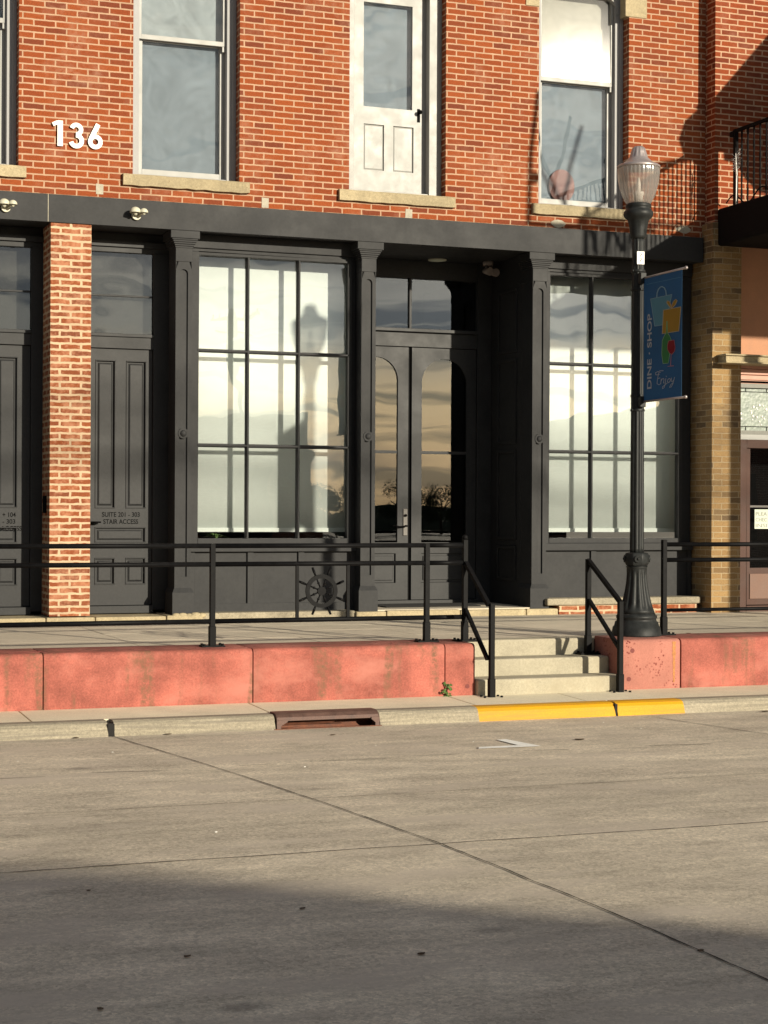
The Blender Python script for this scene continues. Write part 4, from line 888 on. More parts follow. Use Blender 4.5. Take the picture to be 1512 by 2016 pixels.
tg = MB(); tg.box(xa1, 22, YA + 0.12, 0.3, z0, z1); tgo = tg.build('leaded_transom', 'leaded', A)
ld = MB()
for zz in (z0 + 0.05, z1 - 0.045): ld.box(xa1, 14, YA + 0.113, YA + .12, zz - .004, zz + .004)
for k in range(7): xx = xa1 + 0.16 + 0.29 * k; ld.box(xx - .003, xx + .003, YA + 0.113, YA + .12, z0, z0 + 0.046); ld.box(xx - .003, xx + .003, YA + 0.113, YA + .12, z1 - .041, z1)
ld.build('lead_strips', 'joint', tgo)
for (a_, b_) in ((1459, 814), (1460, 824), (1480, 813), (1482, 826), (1479, 809), (1483, 819), (1484, 801), (1492, 806), (1490, 803), (1496, 798), (1503, 799), (1509, 806), (1501, 820), (1505, 824), (1499, 836), (1496, 830), (1491, 821)):
    q = PY(a_, b_, YA + .11); gm = MB(); gm.sphere((q.x, YA + .118, q.z), 0.013 * random.uniform(.7, 1.4), 8, 6, (1, .5, 1)); gm.build('glass_jewel', 'number', tgo)
zc = [Z(v, 1485, YA + .1) for v in (851, 866)]
mb = MB(); mb.box(xa1, 22, YA + 0.05, 0.3, zc[1], z0 - 0.0505); mb.build('transom_sill', 'white_paint', A)
# brown shop door
dzt = zc[1] - .001
mb = MB(); yq = YA + 0.06; q0 = X(1470, yq, 1000)
mb.box(xa1, q0, yq, 0.3, ZS, dzt); mb.box(q0, 22, yq, 0.3, dzt - 0.10, dzt); mb.box(q0, 22, yq, 0.3, ZS, 0.02)
nd = mb.build('shop_door', 'brownwood', A, bevel=0.004)
yq2 = yq + 0.03; b0, b1 = X(1474, yq2, 1000), X(1476.5, yq2, 1000); zd0, zd1 = Z(1118, 1485, yq2), Z(880, 1485, yq2)
mb = gridwall(MB(), q0 + .012, 13.6, 0.03, dzt - .105, yq2, yq2 + 0.04, [(b1, 13.0, zd0, zd1)]); mb.build('door_leaf', 'brownwood', nd)
mb = MB(); mb.box(q0 + .06, 13.2, yq2 - 0.012, yq2 - .001, 0.10, zd0 - 0.07); mb.build('lower_panel', 'tanpanel', nd, bevel=0.004)
mb = MB(); mb.box(b1, 13.0, yq2 + .02, yq2 + .024, zd0, zd1); mb.build('pane', 'door_pane', nd)
mb = MB(); zm = Z(997, 1490, yq2); mb.box(b1, 13.0, yq2 + .005, yq2 + .035, zm - .012, zm + .012); mb.build('glazing_bar', 'bronze', nd)
mb = MB(); mb.box(13.6, 22, yq2, yq2 + .04, ZS, dzt - .105); mb.build('side_boarding', 'brownwood', A)
mb = MB(); mb.box(xa1 + .1, 14, 0.5, 0.55, 0, 3); mb.build('dark_interior', 'dark', nd)
a_, b_ = PY(1487, 1041, yq2), PY(1520, 1003, yq2)
sg = thing('paper_notice', 'white paper notice reading PLEA taped inside the brown door glass', 'notice', (a_.x, yq2, a_.z))
mb = MB(); mb.box(a_.x, a_.x + 0.30, yq2 + .0145, yq2 + .0165, a_.z, b_.z); mb.build('sheet', 'paper', sg)
for i, bd in enumerate(('PLEA', 'CHEC', 'INSI')):
    zz = b_.z - 0.075 - i * 0.07
    text(bd, (a_.x + 0.015, yq2 + .0140, zz), UX, UZ, w_=0.155, h=0.042, ext=0.001, name='lettering', mat='shutter_grey', parent=sg)
# balcony
def cast(px, py, y, wy=0.0):              # the point at depth y whose sun shadow lands on the wall at depth wy
    q = PY(px, py, wy); return q + tosun * ((y - wy) / tosun.y)
xb = 11.08; yf = -4.0; zb0, zb1 = 4.28, 4.72
bc = MB(); bc.box(xb, 20, yf, YA - .002, zb0, zb1); bc_o = bc.build('balcony', 'matte_black', A, bevel=0.03)
rl = MB(); xr2 = xb + 0.10; zr = 5.60; y0_ = -0.47
rl.bar((xr2, y0_ - .0, zr), (xr2, yf + .08, zr), 0.035); rl.bar((xr2, y0_, zb1), (xr2, y0_, zr + 0.02), 0.045); rl.bar((xr2, y0_ + .09, zr - .03), (xr2, y0_ + .01, zr - .03), 0.06)
k = 0; yy_ = y0_ - 0.13
while yy_ > yf + .15:
    for j in range(10):
        z_a = zb1 + (zr - zb1) * j / 10; z_b = zb1 + (zr - zb1) * (j + 1) / 10; rl.bar((xr2, yy_, z_a), (xr2, yy_, z_b), 0.014 + 0.004 * (j % 2))
    yy_ -= 0.13
xx = xr2
rl.bar((xr2, yf + .08, zr), (19, yf + .08, zr), 0.035); rl.bar((xr2, yf + .08, zb1), (xr2, yf + .08, zr + .05), 0.05)
xx = xr2 + 0.13
while xx < 17: rl.bar((xx, yf + .08, zb1), (xx, yf + .08, zr), 0.015); xx += 0.13
rl.build('railing', 'matte_black', bc_o)
sc2 = MB()
pts = [(xr2 - .02, -0.30 - 0.06 * i, zb1 + 0.06 + 0.07 * math.sin(i * 0.62)) for i in range(20)]
sc2.path(pts, 0.008, 6); sc2.build('scrollwork', 'black_iron', bc_o)
ps = MB(); q = cast(1447, 900, -3.85, YA); ps.bar((q.x, -3.85, ZS - .02), (q.x, -3.85, zb0), 0.15); ps.build('balcony_post', 'matte_black', bc_o)
# plume-shaped finial
fm = thing('plume_ornament', 'white feathery plume ornament by the balcony railing post', 'ornament', (xr2 - .05, -0.50, zb1))
mb = MB(); q = Vector((xr2 - 0.05, -0.56, zb1)); mb.tube(q, q + Vector((0.0, -.01, 0.36)), 0.008, n=8); mb.build('stem', 'number', fm)
mb = MB(); c = q + Vector((0, -.01, 0.34))
mb.tube(c, c + Vector((0, .02, 0.26)), 0.013, 0.003, n=8)
for k in range(34):
    zz = 0.02 + 0.22 * random.random(); t = random.choice((-1, 1)); p = c + Vector((0, .005, zz)); mb.path([p, p + Vector((random.uniform(-.02, .02), t * 0.04, 0.035)), p + Vector((random.uniform(-.03, .03), t * 0.085, 0.05 + random.uniform(-.02, .02)))], 0.0018, 4)
mb.build('plume', 'number', fm)
# unseen board added past the right edge, cut to the wall shadow it casts
aw = thing('shadow_board', 'unseen dark board added beyond the right picture edge to shade the upper wall', 'shadow caster', (12.6, -1.2, 6.6))
mb = MB(); P_ = [cast(a_, b_, -2.2, YA) for a_, b_ in ((1402, 197), (1512, 68), (1640, -80), (1640, 420), (1512, 383), (1490, 376), (1466, 352), (1448, 322), (1425, 316), (1424, 300), (1402, 298))] + [cast(a_, b_, -2.2, 0.0) for a_, b_ in ((1372, 326), (1345, 305), (1336, 275), (1348, 238), (1374, 215))]
mb.add(P_ + [p + Vector((0, 0.05, 0)) for p in P_], [tuple(range(len(P_))), tuple(range(len(P_), 2 * len(P_)))] + [(i, (i + 1) % len(P_), len(P_) + (i + 1) % len(P_), len(P_) + i) for i in range(len(P_))])
mb.build('caster_board', 'charcoal', aw, fix=False)
# unseen bars added out of view, laid out to cast the facade's line shadows
isg = thing('shadow_bars', 'unseen iron bars added beyond the right picture edge to cast shadows on the facade', 'sign bracket', (10.95, -3.3, 4.9))
mb = MB(); yb_ = -3.3
for seg in (((1060, 180), (1045, 300)), ((1045, 300), (1040, 440)), ((1075, 240), (1145, 378)), ((1192, 225), (1148, 378)), ((1040, 440), (1290, 455)), ((1148, 378), (1150, 445)), ((1150, 440), (1165, 505)), ((1182, 505), (1190, 440)), ((1190, 440), (1215, 500)), ((1220, 500), (1218, 440)), ((1232, 440), (1236, 495)), ((1250, 440), (1250, 495)), ((1090, 450), (1255, 440)), ((1270, 330), (1370, 310))):
    mb.tube(cast(*seg[0], yb_), cast(*seg[1], yb_), 0.03, n=8)
for (cx2, cy2, rr) in ((1052, 350, 0.07),):
    mb.sphere(cast(cx2, cy2, yb_), rr, 12, 8, (1, .6, 1))
mb.build('caster_bars', 'black_iron', isg)

# ================================================================== RAILINGS
YR = -3.82; zt0 = ZS + 0.0 + 0.015
xp = [-0.0, 1.995, X(418, YR, 1180), X(840, YR, 1180), X(915, YR, 1180)]
RT, RM, RB = 0.825, 0.668, 0.182
ra = thing('railing', 'long black railing with a ship wheel panel on the left red wall', 'railing', (xp[2], YR, -0.03))
def post(x, y, zb, zt, par, plate=True, ball=False):
    mb = MB(); mb.bar((x, y, zb), (x, y, zt), 0.045); mb.bar((x, y, zb), (x, y, zb + 0.17), 0.056)
    if ball: mb.sphere((x, y, zt + .02), 0.026, 14, 8)
    p = mb.build('post', 'black_iron', par, bevel=0.004)
    if plate:
        mb = MB(); mb.box(x - .10, x + .10, y - .06, y + .06, zb - .012, zb + 0.006)
        for dx in (-.08, .08):
            for dy in (-.04, .04): mb.tube((x + dx, y + dy, zb), (x + dx, y + dy, zb + .022), 0.012, n=6)
        mb.build('base_plate', 'black_iron', p)
    return p
for i, x in enumerate(xp):
    post(x, YR, -0.028, RT + 0.02 if i < 4 else RT + 0.05, ra, ball=(i == 4))
for a_, b_ in zip([-1.5] + xp, xp):
    if a_ == b_: continue
    for zz in (RT, RM, RB):
        mb = MB(); mb.tube((a_ + .022, YR, zz), (b_ - .022, YR, zz), 0.021, n=14); mb.build('rail', 'black_iron', ra)
mb = MB(); mb.bar((xp[4], YR - 0.02, RM + .0), (xp[4] + .03, -4.28, 0.31), 0.036); mb.build('handrail', 'black_iron', ra)
mb = MB(); mb.bar((xp[4], YR - 0.02, RB + .07), (xp[4] + .03, -4.26, -0.165), 0.03); mb.build('handrail', 'black_iron', ra)
xl5 = X(968, -4.28, 1280)
post(xl5, -4.28, ZC + .002, 0.325, ra)
# ship wheel
cw_ = PY(633, 1163.5, YR); xw0, xw1 = X(585, YR, 1160), X(685, YR, 1160)
mb = MB(); mb.bar((xw0, YR, RB), (xw0, YR, RM), 0.026); mb.build('upright', 'black_iron', ra)
mb = MB(); mb.bar((xw1, YR, RB), (xw1, YR, RM), 0.026); mb.build('upright', 'black_iron', ra)
mb = MB(); R_ = 0.128; n = 40; prof = [(R_ + .018, -.008), (R_ + .018, .008), (R_ - .018, .008), (R_ - .018, -.008)]; vs = []
for i in range(n):
    t = 2 * PI * i / n; vs += [(cw_.x + r_ * math.cos(t), YR + dy, cw_.z + r_ * math.sin(t)) for r_, dy in prof]
mb.add(vs, [(i * 4 + k, ((i + 1) % n) * 4 + k, ((i + 1) % n) * 4 + (k + 1) % 4, i * 4 + (k + 1) % 4) for i in range(n) for k in range(4)])
mb.tube((cw_.x, YR - .012, cw_.z), (cw_.x, YR + .012, cw_.z), 0.038, n=24)
for i in range(8):
    t = PI / 8 + i * PI / 4; d = Vector((math.cos(t), 0, math.sin(t))); c = Vector((cw_.x, YR, cw_.z))
    mb.tube(c + d * .03, c + d * .12, 0.007, n=8); mb.sphere(c + d * .075, 0.012, 8, 6); mb.tube(c + d * .140, c + d * .185, 0.008, 0.012, n=8); mb.tube(c + d * .185, c + d * .222, 0.012, 0.010, n=8)
mb.build('ship_wheel', 'black_iron', ra, fix=True)
# stair rail, right side
xq0, xq1 = X(1158, -3.66, 1180), X(1219, -4.22, 1270)
rb_ = thing('stair_rail', 'short sloping black handrail on the right side of the steps', 'handrail', (xq0, -3.66, ZS - RZ))
post(xq0, -3.66, ZS - RZ + .012, 0.69, rb_); post(xq1, -4.24, ZC + .002, 0.325, rb_)
mb = MB(); mb.bar((xq0, -3.66, 0.68), (xq1, -4.24, 0.315), 0.036); mb.build('handrail', 'black_iron', rb_)
mb = MB(); mb.bar((xq0, -3.68, 0.31), (xq1, -4.22, -0.10), 0.03); mb.build('handrail', 'black_iron', rb_)
# right railing
xr5 = X(1307, -3.68, 1160); rc = thing('railing', 'black railing on the right red wall beside the lamp base', 'railing', (xr5, -3.68, -0.03))
post(xr5, -3.68, -0.028, RT + .045, rc, ball=False); post(xr5 + 1.97, -3.68, -0.028, RT + .02, rc); post(xr5 + 3.94, -3.68, -0.028, RT + .02, rc)
for zz in (RT, RM + .01, RB + .02):
    for k in range(2):
        mb = MB(); mb.tube((xr5 + .022 + 1.97 * k, -3.68, zz), (xr5 - .022 + 1.97 * (k + 1), -3.68, zz), 0.021 if zz > .3 else 0.017, n=14); mb.build('rail', 'black_iron', rc)

# ================================================================== STREET LAMP
LX, LY = X(1251, -3.64, 1240), -3.66
def LZ(row): return Z(row, 1252, LY)
z_base = -0.032
lp = thing('street_lamp', 'black fluted street lamp with acorn globe standing on the red wall', 'street lamp', (LX, LY, z_base))
def rw(row, wpx): return (wpx / 2 / 208.0, LZ(row) - z_base)
mb = MB()
pr = [rw(1257, 98), rw(1236, 94)]; pr[0] = (pr[0][0], 0.0)
c = (LX, LY, z_base)
mb.lathe(c, [pr[0], (pr[0][0] * 1.0, 0.01), (rw(1236, 93)[0], LZ(1234) - z_base), (rw(1234, 88)[0], LZ(1232) - z_base), rw(1224, 84), rw(1222, 78), rw(1218, 77), rw(1216, 80), rw(1212, 80), rw(1210, 75), rw(1207, 72)], 8 * 4)
mb.build('base', 'lamp_iron', lp)
mb = MB(); z_a, z_b = LZ(1200) - z_base, LZ(1128) - z_base
prof = [rw(1207, 72), rw(1201, 68)]
for i in range(13):
    t = i / 12; row = 1200 - 72 * t; ww = 40 + 27 * (1 - t) ** 1.7; prof.append(rw(row, ww))
prof += [rw(1122, 40), rw(1117, 40), rw(1115, 44)]
mb.lathe(c, prof, 96, flute=(z_a + .01, z_b, 12, 0.10)); mb.build('fluted_foot', 'lamp_iron', lp)
mb = MB(); mb.lathe(c, [rw(1115, 40), rw(1113, 44), rw(1109, 49), rw(1092, 49), rw(1088, 44), rw(1087.5, 30)], 8); mb.build('collar', 'lamp_iron', lp, bevel=0.006)
dv = (CAM - Vector((LX, LY, 0))); ang = math.atan2(dv.y, dv.x)
mb = MB()
for k in range(4):
    a2 = ang + 0.12 + k * PI / 2; dr = Vector((math.cos(a2), math.sin(a2), 0)); q = Vector((LX, LY, LZ(1100))) + dr * 0.108; mb.tube(q, q + dr * 0.014, 0.034, n=20); mb.sphere(q + dr * .012, 0.014, 8, 6)
mb.build('collar_boss', 'lamp_iron', lp)
mb = MB(); mb.lathe(c, [rw(1088, 28)] + [rw(1080 - i * 60, 28 - i * 0.45) for i in range(11)] + [rw(466, 24)], 80, flute=(0, 9, 10, 0.09)); mb.build('pole', 'lamp_iron', lp)
mb = MB(); mb.lathe(c, [rw(471, 24), rw(468, 30), rw(464, 32), rw(450, 35), rw(436, 40), rw(432, 44), rw(428, 54), rw(424, 58), rw(418, 58), rw(414, 52), rw(410, 46), rw(408, 50), rw(403, 50), rw(401, 44)], 40, flute=(LZ(462) - z_base, LZ(438) - z_base, 12, 0.06)); mb.build('capital', 'lamp_iron', lp)
mb = MB(); mb.lathe(c, [rw(402, 44), rw(398, 52), rw(388, 62), rw(375, 71), rw(360, 78), rw(345, 82), rw(335, 83), rw(330, 82)], 128, flute=(0, 9, 32, 0.035), cap=False)
gb_ = mb.build('globe', 'globe', lp)
mb = MB(); mb.lathe(c, [rw(400, 18), rw(385, 18), rw(383, 22), rw(378, 22), rw(376, 10), rw(362, 9), rw(350, 5)], 20); mb.build('lamp_bulb', 'number', lp)
mb = MB(); mb.lathe(c, [rw(331, 80), rw(331, 85), rw(327, 84), rw(324, 76), rw(321, 60), rw(317, 50), rw(311, 38), rw(309, 36), rw(300, 31), rw(292, 26), rw(288.5, 18), rw(288, 6)], 60, flute=(LZ(310) - z_base, LZ(291) - z_base, 12, 0.08)); mb.build('cap', 'silver', lp)
# clamps for the banner
XB = LX + 0.0
zt1, zt2 = 3.325, 2.165
for zz, nm in ((zt1, 0), (zt2, 0)):
    mb = MB()
    for dz in ((-0.10, 0.075) if zz > 3 else (0.06, -0.075)):
        mb.lathe((LX, LY, zz + dz), [(0.062, -.012), (0.068, -.012), (0.068, .012), (0.062, .012)], 24); mb.tube((LX - .075, LY - .02, zz + dz), (LX - .06, LY - .02, zz + dz), 0.012, n=8)
    mb.box(LX - .03, LX + .03, LY - .11, LY - .05, zz - .05, zz + .05); mb.build('banner_bracket', 'lamp_iron', lp, bevel=0.004)
    mb = MB(); mb.tube((LX + .01, LY - .09, zz), (LX + .01, LY - .09 - .78, zz), 0.010, n=10); mb.sphere((LX + .01, LY - .09 - .78, zz), 0.016, 10, 6); mb.build('banner_arm', 'silver', lp)
q = PX_(1261, 509, LX - .05); mb = MB(); y_c = LY
aa = math.atan2(CAM.y - LY, CAM.x - LX) + 0.35; dr = Vector((math.cos(aa), math.sin(aa), 0)); tt = Vector((-dr.y, dr.x, 0)) * 1.0
o_ = Vector((LX, LY, LZ(509))) + dr * 0.068
mb.prism([(-0.036, -0.062), (0.036, -0.062), (0.036, 0.058), (-0.036, 0.058)], o_, tt, UZ, dr, 0.003)
pl_ = mb.build('pole_tag', 'number', lp, label='small white number tag with two black digits')
for k, zz in enumerate((0.006, -0.040)): text('7', o_ + dr * 0.0035 - tt * 0.014 + UZ * zz, tt, UZ, w_=0.028, h=0.032, ext=0.001, name='lettering', mat='letter', parent=pl_)

# ================================================================== BANNER
XN = LX + 0.01
bn = thing('banner', 'blue DINE SHOP Enjoy banner with bag, gift, bottle and glass on the street lamp', 'banner', (XN, LY - .09, zt2))
def bq(zx, zy, lift=0.0):
    d = PX_(1150 + zx / 3.36, 260 + zy / 3.36, XN - 0.001); return Vector((XN - 0.0015 - lift, d.y, d.z))
ya, yb2 = LY - .10, LY - .10 - 0.70
mb = MB(); n = 24; m_ = 12; vs = []
for j in range(n + 1):
    for i in range(m_ + 1):
        u, v = i / m_, j / n; y = ya + (yb2 - ya) * u; z = zt2 + (zt1 - zt2) * v
        vs.append((XN, y, z))
mb.add(vs, [(j * (m_ + 1) + i, j * (m_ + 1) + i + 1, (j + 1) * (m_ + 1) + i + 1, (j + 1) * (m_ + 1) + i) for j in range(n) for i in range(m_)])
cl_ = mb.build('cloth', 'blue', bn, fix=False); cl_.modifiers.new('solid', 'SOLIDIFY').thickness = 0.002; cl_.modifiers[-1].offset = 1
def flat(pts, mat, name, lift=0.001):
    P = [bq(*p, lift) for p in pts]; mb = MB(); n = len(P)
    bmm = bmesh.new(); vv = [bmm.verts.new(p) for p in P]; f = bmm.faces.new(vv); bmesh.ops.triangulate(bmm, faces=[f])
    mb.add([v.co.copy() for v in bmm.verts], [tuple(v.index for v in ff.verts) for ff in bmm.faces] if not bmm.verts.index_update() else [])
    bmm.free(); return mb.build(name, mat, bn, fix=False)
def line(pts, wpx, mat, name, lift=0.002, closed=False):
    if closed: pts = pts + [pts[0]]
    mb = MB()
    for (a_, b_) in zip(pts, pts[1:]):
        d = Vector((b_[0] - a_[0], b_[1] - a_[1])); 
        if d.length < 1e-6: continue
        d.normalize(); nn = Vector((-d.y, d.x)) * wpx / 2; e = d * wpx * .3
        mb.add([bq(a_[0] + nn.x - e.x, a_[1] + nn.y - e.y, lift), bq(a_[0] - nn.x - e.x, a_[1] - nn.y - e.y, lift), bq(b_[0] - nn.x + e.x, b_[1] - nn.y + e.y, lift), bq(b_[0] + nn.x + e.x, b_[1] + nn.y + e.y, lift)], [(0, 1, 2, 3)])
    return mb.build(name, mat, bn, fix=False)
bag = [(441, 1104), (581, 1074), (545, 1272), (468, 1284)]
flat(bag, 'b_light', 'bag_picture'); line(bag, 3, 'b_line', 'bag_outline', closed=True)
hd = [(482, 1094), (484, 1066), (492, 1042), (505, 1026), (517, 1022), (532, 1030), (542, 1052), (545, 1080)]; line(hd, 7, 'b_line', 'bag_handle')
gift = [(527, 1178), (642, 1156), (629, 1316), (519, 1334)]
flat(gift, 'b_gold', 'gift_picture', 0.0025); line(gift, 4, 'b_cream', 'gift_outline', 0.0035, closed=True)
for lp_ in ([(580, 1168), (563, 1150), (549, 1130), (552, 1116), (566, 1120), (576, 1142), (580, 1168)], [(580, 1168), (584, 1140), (594, 1118), (610, 1106), (618, 1116), (606, 1142), (584, 1164)]): flat(lp_[:-1], 'b_gold', 'bow_picture', 0.0025); line(lp_, 4, 'b_cream', 'bow_outline', 0.0035)
bot = [(549, 1252), (553, 1252), (556, 1330), (570, 1350), (580, 1380), (574, 1440), (560, 1528), (525, 1532), (517, 1470), (520, 1380), (535, 1345), (546, 1330)]
flat(bot, 'b_green', 'bottle_picture', 0.0045); line(bot, 3, 'b_lgreen', 'bottle_outline', 0.005, closed=True)
gls = [(562, 1382), (599, 1376), (606, 1420), (602, 1450), (586, 1470), (572, 1466), (556, 1440), (555, 1412)]
flat(gls, 'b_red', 'glass_picture', 0.0055); line(gls, 3, 'b_pink', 'glass_outline', 0.006, closed=True); line([(580, 1470), (576, 1545)], 4, 'b_pink', 'glass_stem', 0.006); line([(558, 1550), (596, 1546)], 4, 'b_pink', 'glass_foot', 0.006)
def enjoy():
    S = []
    E = [(506, 1590), (490, 1584), (474, 1592), (476, 1606), (494, 1606), (500, 1600)], [(494, 1592), (489, 1625), (485, 1650), (484, 1664), (496, 1672), (510, 1664)], [(488, 1632), (504, 1626)], [(500, 1580), (525, 1578)]
    n_ = [(512, 1632), (508, 1664)], [(511, 1646), (520, 1632), (528, 1630), (530, 1640), (526, 1660), (532, 1660)]
    j_ = [(542, 1630), (538, 1668), (530, 1692), (520, 1698), (520, 1686), (536, 1672), (552, 1660)], [(544, 1614), (546, 1618)]
    o_ = [(566, 1630), (556, 1636), (552, 1652), (560, 1658), (570, 1648), (572, 1634), (566, 1630)],
    y_ = [(580, 1626), (577, 1646), (584, 1652), (594, 1640), (600, 1622)], [(598, 1630), (590, 1662), (578, 1686), (566, 1690), (574, 1672), (592, 1656)]
    for g_ in (E, n_, j_, o_, y_): S += list(g_)
    mbs = MB()
    for s_ in S:
        for (a_, b_) in zip(s_, s_[1:]):
            d = Vector((b_[0] - a_[0], b_[1] - a_[1])); d.normalize(); nn = Vector((-d.y, d.x)) * 2.0; e = d * 1.2
            mbs.add([bq(a_[0] + nn.x - e.x, a_[1] + nn.y - e.y, .002), bq(a_[0] - nn.x - e.x, a_[1] - nn.y - e.y, .002), bq(b_[0] - nn.x + e.x, b_[1] - nn.y + e.y, .002), bq(b_[0] + nn.x + e.x, b_[1] + nn.y + e.y, .002)], [(0, 1, 2, 3)])
    mbs.build('script_lettering', 'b_white', bn, fix=False)
enjoy()
q0 = bq(447, 1697); q1 = bq(447, 1200); qL = bq(418, 1697)
text('DINE · SHOP', (XN - .003, q0.y, q0.z), (0, 0, 1), (0, 1, 0), w_=q1.z - q0.z, h=abs(qL.y - q0.y), ext=0.001, name='block_lettering', mat='b_white', parent=bn, bold=0.02)
line([(415, 1008), (640, 960)], 2, 'b_light', 'hem_seam')

# ================================================================== STORM DRAIN, WEED, DEBRIS
dr_ = thing('storm_drain', 'rusty brown cast iron storm drain inlet in the kerb', 'storm drain', (xd0, YCB, ZR))
mb = MB(); prof = [(YCB + 0.004, ZC - 0.048), (YCB + 0.016, ZC - 0.02), (YCB + 0.045, ZC + 0.004), (YCB + 0.09, ZC + 0.014), (YCT + 0.13, ZC + 0.012), (YCT + 0.13, ZC - 0.03), (YCB + 0.07, ZC - 0.03), (YCB + 0.03, ZC - 0.055)]
vs = [(x, y, z) for x in (xd0, xd1) for (y, z) in prof]; n = len(prof)
mb.add(vs, [tuple(range(n)), tuple(range(n, 2 * n))] + [(i, (i + 1) % n, n + (i + 1) % n, n + i) for i in range(n)]); mb.build('hood', 'rust', dr_, bevel=0.006)
for (a_, b_) in ((xd0, xd0 + .09), (xd1 - .07, xd1)):
    mb = MB(); sgn = 1 if a_ == xd0 else -1; e = a_ if sgn > 0 else b_; f_ = b_ if sgn > 0 else a_
    mb.prism([(e, ZR - .02), (e + sgn * .035, ZR - .02), (e + sgn * .035, ZC - .085), (f_, ZC - .055), (f_, ZC - .04), (e, ZC - .04)], (0, YCB - .004, 0), UX, UZ, (0, 1, 0), 0.10); mb.build('cheek', 'rust', dr_)
mb = MB(); mb.box(xd0 - .02, xd1 + .02, YCB + 0.16, YCB + .2, ZR - .3, ZC - .02); mb.box(xd0 - .02, xd1 + .02, YCB - .006, YCB + .02, ZR - .1, ZR + .006)
mb.add([(xd0, YCB + .158, ZC - .05), (xd0 + .02, YCB + .01, ZR + .005), (xd0 + 0.55 * (xd1 - xd0), YCB + .06, ZR + .035), (xd1 - .25, YCB + .158, ZR + .06)], [(0, 1, 2, 3)])
mb.box(xd0 + .01, xd1 - .30, YCB + .03, YCB + .10, ZR - .1, ZR + .028)
mb.build('throat', 'rust_in', dr_)
mb = MB(); mb.box(xd0 - .06, xd1 + .06, YCB + 0.02, YCT + .4, ZR - .4, ZR - .25); mb.build('sump', 'dark', dr_)
jt = MB(); jt.box(xj0 - .03, xj0 + .02, YCB + .01, YCT + .13, ZR - .05, ZC - .02); jt.box(xyj - .012, xyj + .012, YCB + .015, YCT + .13, ZR - .05, ZC - .015); o = jt.build('curb_joint', 'joint'); o['kind'] = 'structure'
# weed
q = PZ(866, 1371, ZC); q.y = YW0 - 0.02; q.z = ZC; wdd = thing('weed', 'small leafy weed growing at the foot of the red wall', 'weed', tuple(q))
mb = MB(); mb.path([q, q + Vector((.01, 0, .06)), q + Vector((-.005, -.01, .12))], 0.003, 5); mb.build('stem', 'weed', wdd)
mb = MB()
for k in range(36):
    c = q + Vector((random.uniform(-.035, .04), random.uniform(-.03, .02), random.uniform(.005, .13))); t = random.uniform(0, 2 * PI); e = Vector((math.cos(t), -0.6, math.sin(t))) * random.uniform(.018, .032); s_ = Vector((-math.sin(t), 0.2, math.cos(t))) * 0.012
    mb.add([c, c + e * .5 + s_, c + e, c + e * .5 - s_], [(0, 1, 2, 3)])
mb.build('leaves', 'weed', wdd)
def scrap(px, py, L_, lab, z=ZR, mat='dryleaf', wfac=0.45):
    q = PZ(px, py, z); mb = MB(); n = 9; ring = []
    for i in range(n):
        t = 2 * PI * i / n; rr = random.uniform(.6, 1.1); ring.append((q.x + L_ * math.cos(t) * rr, q.y + L_ * wfac * 1.5 * math.sin(t) * rr, z + 0.007 + random.uniform(0, .004)))
    mb.add(ring + [(q.x, q.y, z + .011)], [(i, (i + 1) % n, n) for i in range(n)]); mb.add([(a_, b_, z + 0.0062) for a_, b_, c_ in ring], [tuple(range(n))])
    o = mb.build('leaf_scrap', mat, None, fix=True); tag(o, lab, 'leaf scrap', 'bits of leaf and dirt on the road'); return o
for (px, py, L_, lab) in ((1141, 1457, .045, 'dark leaf scrap right of the white parking mark'), (175, 1756, .012, 'tiny dark pebble in the shaded road at the left'), (595, 1791, .02, 'dark scrap on the shaded road near the middle'), (830, 1880, .022, 'dark scrap on the shaded road, lower middle'), (368, 1886, .018, 'dark twig scrap on the shaded road, lower left'), (197, 1990, .016, 'dark speck near the bottom left picture corner'), (1380, 1874, .02, 'dark crumb beside the long diagonal road joint'), (150, 1454, .03, 'brown crumbs in the gutter left of the kerb gap'), (655, 1448, .03, 'brown twig in the gutter below the storm drain'), (935, 1419, .04, 'heap of brown leaves against the left end of the yellow kerb'), (1162, 1407, .03, 'leaf scrap in the gutter below the yellow kerb'), (1220, 1407, .04, 'dirt clump under the joint of the yellow kerb'), (330, 1447, .035, 'flat dirt streak in the gutter right of the kerb gap'), (1505, 1402, .04, 'brown leaves in the gutter at the right edge')):
    scrap(px, py, L_, lab)
for k, (px, py) in enumerate(((35, 1501), (222, 1483), (932, 1462), (1188, 1424), (425, 1641), (740, 1470), (1262, 1436), (600, 1512))):
    scrap(px, py, .009, 'tiny pale pebble on the road ' + ('at the far left below the kerb', 'below the kerb gap', 'left of the white parking mark', 'below the yellow kerb', 'above the long joint on the left', 'below the right end of the storm drain', 'right of the yellow kerb joint', 'below the storm drain, left end')[k], mat='roadwhite')
scrap(1355, 1248, .03, 'dry leaf lying on the sidewalk behind the right railing', ZS, wfac=.8)

